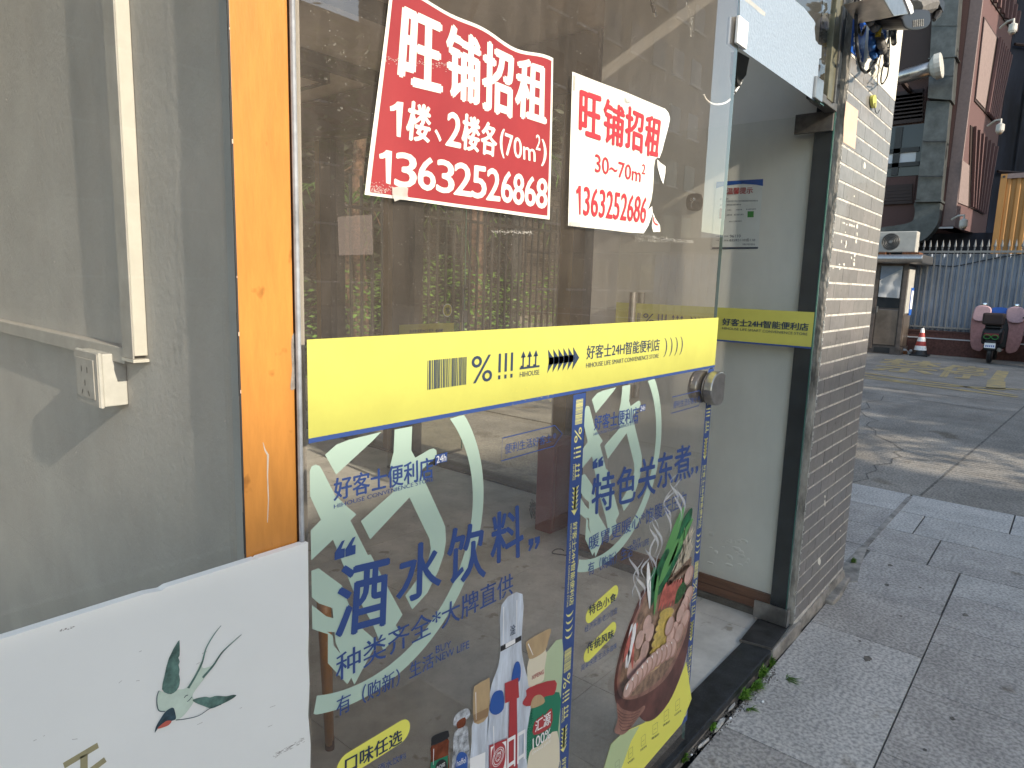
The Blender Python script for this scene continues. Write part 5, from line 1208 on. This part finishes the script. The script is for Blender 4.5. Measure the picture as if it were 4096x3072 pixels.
cable('thin_wire', 'thin black wire with a connector ending in a narrow loop', [(650,170),(625,300),(590,420),(580,540),(545,650),(530,760),(545,795),(590,720),(605,600)], .003, 'cable_black', .745)
cable('thin_wire', 'thin black wire hanging straight between the conduits and the wall edge', [(625,160),(610,300),(608,480),(600,640)], .003, 'cable_black', .75)
cable('black_connector', 'black inline connector hanging on the thin wires', [(585,470),(580,540),(585,615)], .011, 'cable_black', .735, 'connector')
cable('grey_wire', 'faint grey wire hanging down to the top row of tiles', [(540,490),(515,600),(500,720),(495,810)], .002, 'conduit', .77)
cable('black_lump', 'dark cable end hanging at the right of the whitewashed wall', [(680,170),(665,250),(650,330),(655,410)], .011, 'cable_black', .75, 'cable')
m_ = MB().tube([onY(*z4(*p), .715) for p in ((525,150),(515,260),(500,350))], .010, 8); tag(mk('yellow_wrap', m_, M['yellow_label']), 'yellow tape wrap on the cables beside the thick conduit', 'tape')
jb = thing('junction_box', 'grey metal cabinet on the wall above the hanging cables', 'cabinet', (3.3,.7,2.9))
a0 = onY(*z4(655,155), .60); 
mk('cabinet', MB().prism([onY(*z4(*p), .62) for p in ((540,-40),(655,155),(810,130),(760,-40))], (0,.12,-.0)), M['steel'], jb, bevel=.003)
mk('lid', MB().prism([onY(*z4(*p), .615) for p in ((755,-20),(815,135),(840,118),(835,60),(790,-30))], (0,.125,0)), M['pure'], jb)
mk('wall_mount', MB().box(3.05, 3.5, .735, .788, 2.72, 2.95), M['dark'], jb)
fd = thing('flood_lamp', 'black floodlight head with a square grid of small lamps hanging at the pier top', 'lamp', (3.75,.6,2.6))
mk('lamp_head', MB().prism([onY(*z4(*p), .62) for p in sm([(745,150),(860,98),(970,92),(1000,120),(1000,215),(960,265),(870,285),(790,275),(750,230)], 3)], (0,.10,.02)), M['black_plastic'], fd, bevel=.006)
mk('lamp_top', MB().tube([onY(*z4(*p), .66) for p in ((850,80),(900,50),(960,35),(1000,45),(1005,80))], [.03,.04,.042,.035,.02], 10), M['conduit'], fd)
mk('lamp_bracket', MB().tube([onY(*z4(*p), .68) for p in ((1085,-60),(1075,60),(1060,140),(1035,190))], [.012,.02,.02,.008], 8), M['black_plastic'], fd)
mk('lamp_bracket', MB().box(3.6, 3.85, .66, .79, 2.80, 2.84), M['black_plastic'], fd)
m_ = MB()
for i in range(6):
    for j in range(5):
        c_ = onY(*z4(842+i*18, 196+j*14-i*2), .6175); m_.box(c_.x-.0022, c_.x+.0022, .6165, .6195, c_.z-.0020, c_.z+.0020)
mk('led_grid', m_, M['mortar'], fd)

# ================================================================== WEEDS AND RUBBLE
def weed(name, lab, px, py, n, r, h, z=0, m_='leaf_light'):
    p = onZ(px, py, z); mb = MB()
    for k in range(n):
        a = rnd(0, 6.28); l = rnd(.5, 1.4)*r; hh_ = rnd(.4, 1.4)*h; c_ = Vector((p.x+rnd(-.3,.3)*r, p.y+rnd(-.3,.3)*r*.5, z)); tip = c_ + Vector((math.cos(a)*l, -abs(math.sin(a))*l, hh_*rnd(.5,1))); mid = (c_+tip)/2 + Vector((0,0,hh_*.35))
        w_ = Vector((-math.sin(a), math.cos(a), 0))*rnd(.002,.0042)
        mb.add([c_-w_*.5, c_+w_*.5, mid+w_, mid-w_, tip], [(0,1,2,3),(3,2,4)])
    return tag(mk(name, mb, M[m_]), lab, 'weed', 'weeds in the joint below the door step')
zk = zc((2650,2200), .5256)
weed('weed_tuft', 'bright green weed tuft against the end of the concrete nosing', *zk(820,885), 60, .018, .035)
weed('weed_tuft', 'leafy weed clump below the black granite near the concrete nosing', *zk(745,960), 90, .030, .035)
weed('weed_tuft', 'middle sprawling weed with the longest blades below the granite', *zk(690,1050), 90, .040, .028)
weed('weed_tuft', 'green weed clump between the sprawling weed and the broken mortar', *zk(605,1130), 110, .032, .035)
weed('weed_tuft', 'small pale weed beside the broken white mortar', *zk(370,1370), 40, .018, .025)
weed('weed_tuft', 'nearest weed sprig at the bottom edge below the door step', *zk(155,1615), 34, .018, .034)
weed('weed_tuft', 'thin grass runner lying flat on the slab by the door step', *zk(655,1210), 14, .035, .01)
weed('grass_runner', 'loose grass runner lying on the granite slab away from the step', *zk(950,975), 16, .045, .008, 0, 'leaf')
weed('moss_tuft', 'dark green moss tuft at the foot of the pier corner', 3408, 2250, 160, .020, .022, .0, 'leaf')
for lab, pts in (('long broken piece of white mortar under the granite step', [(395,1395),(405,1350),(440,1300),(465,1285),(478,1298),(450,1340),(415,1385)]), ('thin white mortar sliver nearest the bottom of the step', [(270,1515),(275,1500),(350,1440),(355,1452),(300,1500)]), ('white mortar fragment just above the long broken piece', [(500,1235),(505,1215),(548,1170),(552,1185),(530,1215)])):
    tag(mk('mortar_piece', MB().prism([onZ(*zk(*p), .001) for p in pts], (0,0,.008)), M['mortar'], bevel=.001), lab, 'rubble')
for x, y, r_, lab in ((518,1285,10,'round white pebble beside the broken mortar'), (222,1562,7,'small bright white pebble near the bottom of the step'), (763,1160,11,'flat white stone chip lying on the slab'), (822,945,5,'tiny pale crumb under the tuft by the nosing'), (452,1372,5,'tiny pale crumb beside the long broken mortar')):
    p = onZ(*zk(x,y), 0); k = r_*.00055; tag(mk('pebble', MB().ball((p.x,p.y,k*.5), k*1.3, k*.8, k*.6, 8, 6), M['pure']), lab, 'pebble')
dt = MB()
for k in range(500):
    a = rnd(0,1); p = onZ(*zk(840-700*a+rnd(-10,90)*rnd(0,1), 900+680*a+rnd(-10,50)), 0); s_ = rnd(.001,.003)
    dt.box(p.x-s_, p.x+s_, p.y-s_*.7, p.y+s_*.7, 0, s_)
o = mk('joint_dirt', dt, M['dirt']); o['kind'] = 'stuff'; o['label'] = 'loose dirt and crumbs along the foot of the door step'
# ================================================================== SIDE GLAZING OF THE SHOP AND THE GARDEN BEYOND
SX = 3.62
sgz = thing('side_glazing', 'glazed side front of the shop with olive and dark pillars seen through the window', 'glass front', (SX,4,0))
for y0, y1 in ((2.66,4.09),(4.42,5.13),(5.37,6.98)): mk('glass', MB().box(SX, SX+.01, y0, y1, .06, 2.64), M['glass_far'], sgz)
mk('steel_edge', MB().box(SX-.02, SX+.02, 2.636, 2.652, .05, 2.64), M['steel'], sgz)
for y0, y1, y2 in ((2.44,2.53,2.63),(4.10,4.30,4.41),(5.14,5.30,5.36)):
    mk('dark_pillar', MB().box(SX-.03, SX+.12, y0, y1, .04, 3.0), M['slate'], sgz)
    mk('olive_pillar', MB().box(SX-.035, SX+.12, y1, y2, .04, 3.0), M['pillar_olive'], sgz)
mk('head_beam', MB().box(SX-.06, SX+.12, 2.38, 7.0, 2.66, 3.0), M['ceiling_dark'], sgz)
mk('sill', MB().box(SX-.07, SX+.10, 2.36, 7.0, .02, .058), M['granite_black'], sgz)
ks = mk('side_step', MB().box(3.73, 3.95, 2.38, 7.0, -.02, .045), M['concrete']); struct(ks)
pd = thing('push_door', 'open glass side door with a round yellow push sticker and mirrored band lettering', 'door', (3.6,3.9,0))
YD = 3.90
mk('leaf_glass', MB().box(3.22, 4.02, YD, YD+.010, .07, 2.35), M['glass_far'], pd)
mk('leaf_edge', MB().box(4.021, 4.026, YD, YD+.01, .07, 2.35), M['glass_edge'], pd)
mk('bottom_rail', MB().box(3.22, 4.02, YD-.01, YD+.02, .055, .068), M['steel_dull'], pd)
bnd = mk('door_band', MB().quad((3.32,YD-.001,1.02),(3.90,YD-.001,1.02),(3.90,YD-.001,1.145),(3.32,YD-.001,1.145)), M['yellow'], pd)
band_print(bnd, lambda a, b: Vector((3.775-(a-.552)*.75, YD-.002, 1.025+b*.86)), 'navy', NY, latin=False, span=(.54,1.03))
c_ = onY(1789, 1241, YD)
psx = mk('push_sticker', MB().prism([c_ + Vector((.046*math.cos(i*.3142), -.002, .046*math.sin(i*.3142))) for i in range(20)], (0,.001,0)), M['yellow'], pd)
m_ = MB(); line3(m_, [c_ + Vector((.050*math.cos(i*.3142), -.003, .050*math.sin(i*.3142))) for i in range(20)], .006, NY, closed=True); mk('sticker_rim', m_, M['pure'], psx)
m_ = MB(); text4(m_, '推', [c_ + Vector((a,-.004,b)) for a, b in ((-.026,.030),(.026,.030),(.026,-.030),(-.026,-.030))], .02); mk('lettering', m_, M['navy'], psx)
for px_ in (1850, 1806):
    h_ = onY(px_, 1146, YD-.05 if px_ > 1830 else YD+.06); hh_ = mk('pull_handle', MB().tube([(h_.x,h_.y,.75),(h_.x,h_.y,h_.z)], .012 if px_ > 1830 else .008, 10), M['chrome'], pd)
c2 = onY(1862, 1265, YD-.03); mk('door_lock', MB().box(c2.x-.018, c2.x+.018, YD-.03, YD-.002, c2.z-.05, c2.z+.05), M['chrome'], pd)
rb = thing('red_cabinet', 'narrow dark red cabinet standing on the shop floor by the side pillar', 'cabinet', (3.1,2.25,.045))
mk('cabinet_body', MB().box(3.02, 3.22, 2.20, 2.32, .045, .60), M['red_box'], rb, bevel=.01)
mk('cabinet_door', MB().box(3.04, 3.20, 2.192, 2.20, .07, .57), M['red_box'], rb, bevel=.004)
br = thing('floor_broom', 'dark broom head lying on the shop floor beside the red cabinet', 'broom', (3.1,2.45,.05))
mb = MB()
for k in range(120):
    a = rnd(0,1); p = onZ(2125+a*85, 2030+rnd(-5,45), .046); mb.tube([p, p+Vector((rnd(-.01,.01),rnd(-.03,.03),rnd(.02,.07)))], .003, 4, False)
mk('bristles', mb, M['dark'], br); p = onZ(2168, 2030, .08); mk('head', MB().box(p.x-.09,p.x+.09,p.y-.02,p.y+.03,.09,.12), M['dark'], br, bevel=.01)
fwv = [onZ(*zA(*p), .05) for p in sm([(1990,1310),(1910,1300),(1865,1290),(1890,1265),(1930,1262),(1950,1275)], 4, False)]
tag(mk('floor_wire', MB().tube(fwv, .003, 6), M['cable_black']), 'loose dark wire curled on the shop floor near the blue strip', 'wire')
tl_ = thing('wooden_leg', 'round orange wooden table leg standing inside the window at lower left', 'furniture leg', (.8,1.5,.05))
a = onY(*zB(150,700), 1.35); b = onZ(*zB(262,1530), .05); mk('leg_shaft', MB().tube([(b.x-.03,b.y-.02,.62),(b.x,b.y,.05)], [.022,.013], 12), M['orange'], tl_, smooth=True); mk('leg_tip', MB().tube([(b.x,b.y,.045),(b.x,b.y,.085)], .014, 12), M['brown_trim'], tl_)
# ---- garden fence, hedge, trees
gf = thing('garden_fence', 'black iron bar fence in front of the hedge seen through the shop', 'fence', (8,6,0))
for k in range(64):
    x = 4.3+k*.14; mk('bar', MB().box(x-.013, x+.013, 5.985, 6.01, .02, 2.55), M['iron'], gf) if k == 0 else None
gb = [o for o in gf.children][0]
for k in range(1, 62):
    c_ = gb.copy(); COL.objects.link(c_); c_.location.x = gb.location.x + .14*k
for zz in (.15, 2.20): mk('rail', MB().box(4.25, 13, 5.985, 6.015, zz, zz+.035), M['iron'], gf)
mk('kerb_wall', MB().box(4.2, 13, 5.9, 6.15, -.05, .12), M['concrete'], gf)
def leaves(n, f, size, mat_, name, par=None, lab=None, cat=None, kind=None):
    vs = []; fs = []
    for k in range(n):
        p = Vector(f()); a = rnd(0,6.28); t_ = rnd(-1,1); u = Vector((math.cos(a), math.sin(a), rnd(-.4,.4))).normalized(); w_ = u.cross(Vector((rnd(-1,1), rnd(-1,1), rnd(-.2,1)))).normalized()
        s_ = size*rnd(.5,1.2); b = len(vs); vs += [p-u*s_, p+w_*s_*.35, p+u*s_, p-w_*s_*.35]; fs.append((b,b+1,b+2,b+3))
    mb = MB(); mb.add(vs, fs); o = mk(name, mb, M[mat_], par)
    if lab: o['label'] = lab
    if cat: o['category'] = cat
    if kind: o['kind'] = kind
    return o
sl_ = mk('garden_soil', MB().box(4.2, 16, 6.15, 16, -.05, .10), M['soil']); struct(sl_)
def hedge_p():
    while True:
        x = rnd(4.4, 12); y = rnd(6.2, 7.1); z = rnd(.1, 1.65+.15*math.sin(x*2.3)+.1*math.sin(x*5.1))
        if rnd(0,1) < .4 + .6*(math.sin(x*7)*math.sin(z*9)*.5+.5): return (x,y,z)
leaves(8000, hedge_p, .045, 'leaf_light', 'hedge', None, 'bright green hedge behind the iron fence seen through the shop', 'hedge', 'stuff')
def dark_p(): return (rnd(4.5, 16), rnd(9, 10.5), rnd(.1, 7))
o = leaves(12000, dark_p, .22, 'leaf_shaded', 'shaded_foliage', None, 'mass of foliage coloured dark for shade behind the hedge and tree trunks', 'foliage', 'stuff')
gbw = thing('garden_backdrop', 'added dark backdrop hiding sky gaps behind the foliage', 'wall', (9,11,0)); mk('backdrop_face', MB().box(4, 18, 11, 11.2, -.05, 8), M['dark_brown'], gbw)  # added backdrop, keeps bright sky from showing between the leaves
bkw = thing('garden_brick_wall', 'dark brick wall beside the garden hedge seen between the two posters', 'wall', (8,6.8,0))
mk('wall_mass', MB().box(8.05, 9.4, 6.62, 6.8, -.05, 3.4), M['dirt'], bkw)
bmesh0 = None; nb_ = 0
for r in range(42):
    for k in range(7):
        if nb_ >= 300: break
        x = 8.05 + k*.245 - (.12 if r % 2 else 0); x0_, x1_ = max(x,8.05), min(x+.235, 9.4)
        if x1_-x0_ < .05 or r*.075 < .9: continue
        if bmesh0 is None or abs((x1_-x0_)-.235) > .001:
            o = mk('brick', MB().box(x0_, x1_, 6.60, 6.62, r*.075, r*.075+.066), M['brick_dark'], bkw)
            if abs((x1_-x0_)-.235) < .001 and bmesh0 is None: bmesh0 = o; bx0 = x0_; bz0 = r*.075
        else:
            o = bmesh0.copy(); COL.objects.link(o); o.location = (x0_-bx0, 0, r*.075-bz0)
        nb_ += 1
def palm(x, y, h, r, lab, fr=9, seed=1):
    rs = random.Random(seed); t = thing('palm_tree', lab, 'tree', (x,y,0), 'palms behind the hedge')
    n = 14; path = [(x+.05*math.sin(i*.5), y, h*i/n) for i in range(n+1)]; rr = [r*(1+.08*(i % 2)) for i in range(n+1)]
    mk('trunk', MB().tube(path, rr, 12), M['bark'], t)
    mb = MB()
    for k in range(fr):
        a = 6.28*k/fr + rs.uniform(-.3,.3); L_ = rs.uniform(1.1,1.7); prev = None
        pts = [Vector((x+math.cos(a)*L_*s, y+math.sin(a)*L_*s, h + .8*math.sin(s*2.2)*.6 - s*s*1.0)) for s in [i/12 for i in range(13)]]
        mb.tube(pts, [.012*(1-i/14) for i in range(13)], 4)
        for i in range(2, 13):
            for s_ in (-1,1):
                d = (pts[i]-pts[i-1]).normalized(); w_ = d.cross(Vector((0,0,1))).normalized()*s_; tip = pts[i] + (w_*.8+d*.5)*.34*(1-abs(i/12-.5)) + Vector((0,0,-.14))
                mb.add([pts[i]-d*.012, pts[i]+d*.012, tip], [(0,1,2)])
    mk('fronds', mb, M['leaf_light'], t)
palm(7.75, 7.3, 3.4, .13, 'thick palm trunk with rough reddish bark behind the iron fence', 9, 1)
palm(8.2, 7.5, 2.8, .05, 'slim pale palm stem right of the thick palm trunk', 8, 2)
palm(6.0, 7.9, 3.6, .08, 'palm with low fronds left of the thick palm trunk', 9, 3)
palm(5.4, 7.3, 2.4, .06, 'short palm at the far left behind the olive pillar', 8, 4)
palm(10.6, 7.6, 2.2, .07, 'palm at right seen through the narrow gap beside the side wall', 9, 5)
brn = MB()
for k in range(26):
    p = Vector((rnd(5,10), rnd(7.2,8.5), rnd(1.2,3.2))); d = Vector((rnd(-1,1),0,rnd(-.2,1)))*rnd(.1,.45); brn.tube([p,p+d,p+d*1.6+Vector((.05,0,.08))], [.012,.009,.004], 5)
o = mk('bare_branches', brn, M['bark']); o['kind'] = 'stuff'; o['label'] = 'bare sunlit branches among the dark foliage behind the hedge'
# ================================================================== BEHIND THE CAMERA (seen only as reflections, and shading the pavement)
def block(name, lab, x0, x1, y0, y1, h, m_, floors=True):
    t = thing(name, lab, 'building', ((x0+x1)/2,(y0+y1)/2,0))
    mk('wall', MB().box(x0, x1, y0, y1, -.1, h), M[m_], t); wn = MB(); sills = MB()
    z = 1.2
    while z + 1.6 < h and floors:
        x = x0 + .5
        while x + 1.4 < x1:
            wn.box(x, x+1.3, y1-.001, y1+.03, z, z+1.4); sills.box(x-.1, x+1.4, y1, y1+.14, z-.1, z); x += 2.3
        yy = y0 + 1
        while yy + 1.4 < y1 and x1-x0 > 5: wn.box(x1-.001, x1+.03, yy, yy+1.4, z, z+1.4); yy += 2.8
        z += 3.0
    if wn.v: mk('windows', wn, M['window_dark'], t)['kind'] = 'stuff'; mk('sills', sills, M['roof_white'], t)['kind'] = 'stuff'
block('apartment_block', 'long low apartment block across the street behind the viewer', -45, 3.3, -44, -29, 14.5, 'building_a')
for i, (a, b) in enumerate(((5.1,5.85),(6.12,6.95),(7.12,8.4),(8.62,10.6),(10.75,25.5))):  # added row of blocks, slits between them streak the road with sun
    block('shade_block', ('narrow added shade block next to the gap across the street', 'second narrow added shade block from the gap across the street', 'third added shade block from the gap across the street', 'fourth added shade block from the gap across the street', 'widest added shade block at the end of the row across the street')[i], a, b, -42, -29, 14.5+rnd(-.2,.2), 'building_a')
block('tower_block', 'tall grey apartment tower mirrored in the upper right of the shop window', 24, 41.2, -30, -17.5, 42, 'building_b')
block('low_building', 'white roofed low building mirrored below the sky in the window', 50, 110, -44, -30, 7.2, 'roof_white')

def screen_tree(x, y, xa, xb, ya, yb, za, zb, lab):  # added trees, high crowns block mirrored sky and dapple the garden
    t = thing('screen_tree', lab, 'tree', (x,y,0), 'added trees behind the viewer')
    mk('trunk', MB().tube([(x,y,-.1),(x+.1,y,2),(x,y+.1,4.5),(x+.2,y,za+.8)], [.22,.17,.14,.10], 10), M['bark'], t)
    m_ = MB()
    for k in range(9): m_.tube([(x,y,4.2+k*.2),((x+rnd(xa,xb))/2,(y+rnd(ya,yb))/2,za+.3),(rnd(xa+.5,xb-.5),rnd(ya,yb),za+1.4)], [.08,.05,.02], 6)
    mk('branches', m_, M['bark'], t)
    cs = [(rnd(xa,xb),rnd(ya,yb),rnd(za+.3,zb-.3)) for _ in range(46)]
    def f():
        c_ = random.choice(cs); return (c_[0]+random.gauss(0,.45), c_[1]+random.gauss(0,.4), c_[2]+random.gauss(0,.35))
    leaves(3600, f, .17, 'leaf', 'crown', t)
    return t
screen_tree(-3.2, -8, -4, 5, -9.5, -6.8, 8.2, 11.5, 'added tree behind the viewer on the left, its high crown screening mirrored sky')
t_ = screen_tree(8.9, -8, 5, 12.5, -9.5, -6.8, 8.2, 11.5, 'added tree behind the viewer on the right, its high crown screening mirrored sky')

cs2 = [(rnd(4.3,9.5), rnd(-9,-7.4), rnd(3.2,5.6)) for _ in range(26)]  # low leaf clusters added to dapple the sunlit strip of road
def low_p():
    c_ = random.choice(cs2); return (c_[0]+random.gauss(0,.30), c_[1]+random.gauss(0,.3), c_[2]+random.gauss(0,.16))
leaves(1500, low_p, .12, 'leaf', 'low_crown', t_)
m_ = MB()
for c_ in cs2[:12]: m_.tube([(8.9,-8,3.6),((8.9+c_[0])/2,c_[1],4.2),c_], [.05,.03,.012], 6)
mk('low_branches', m_, M['bark'], t_)
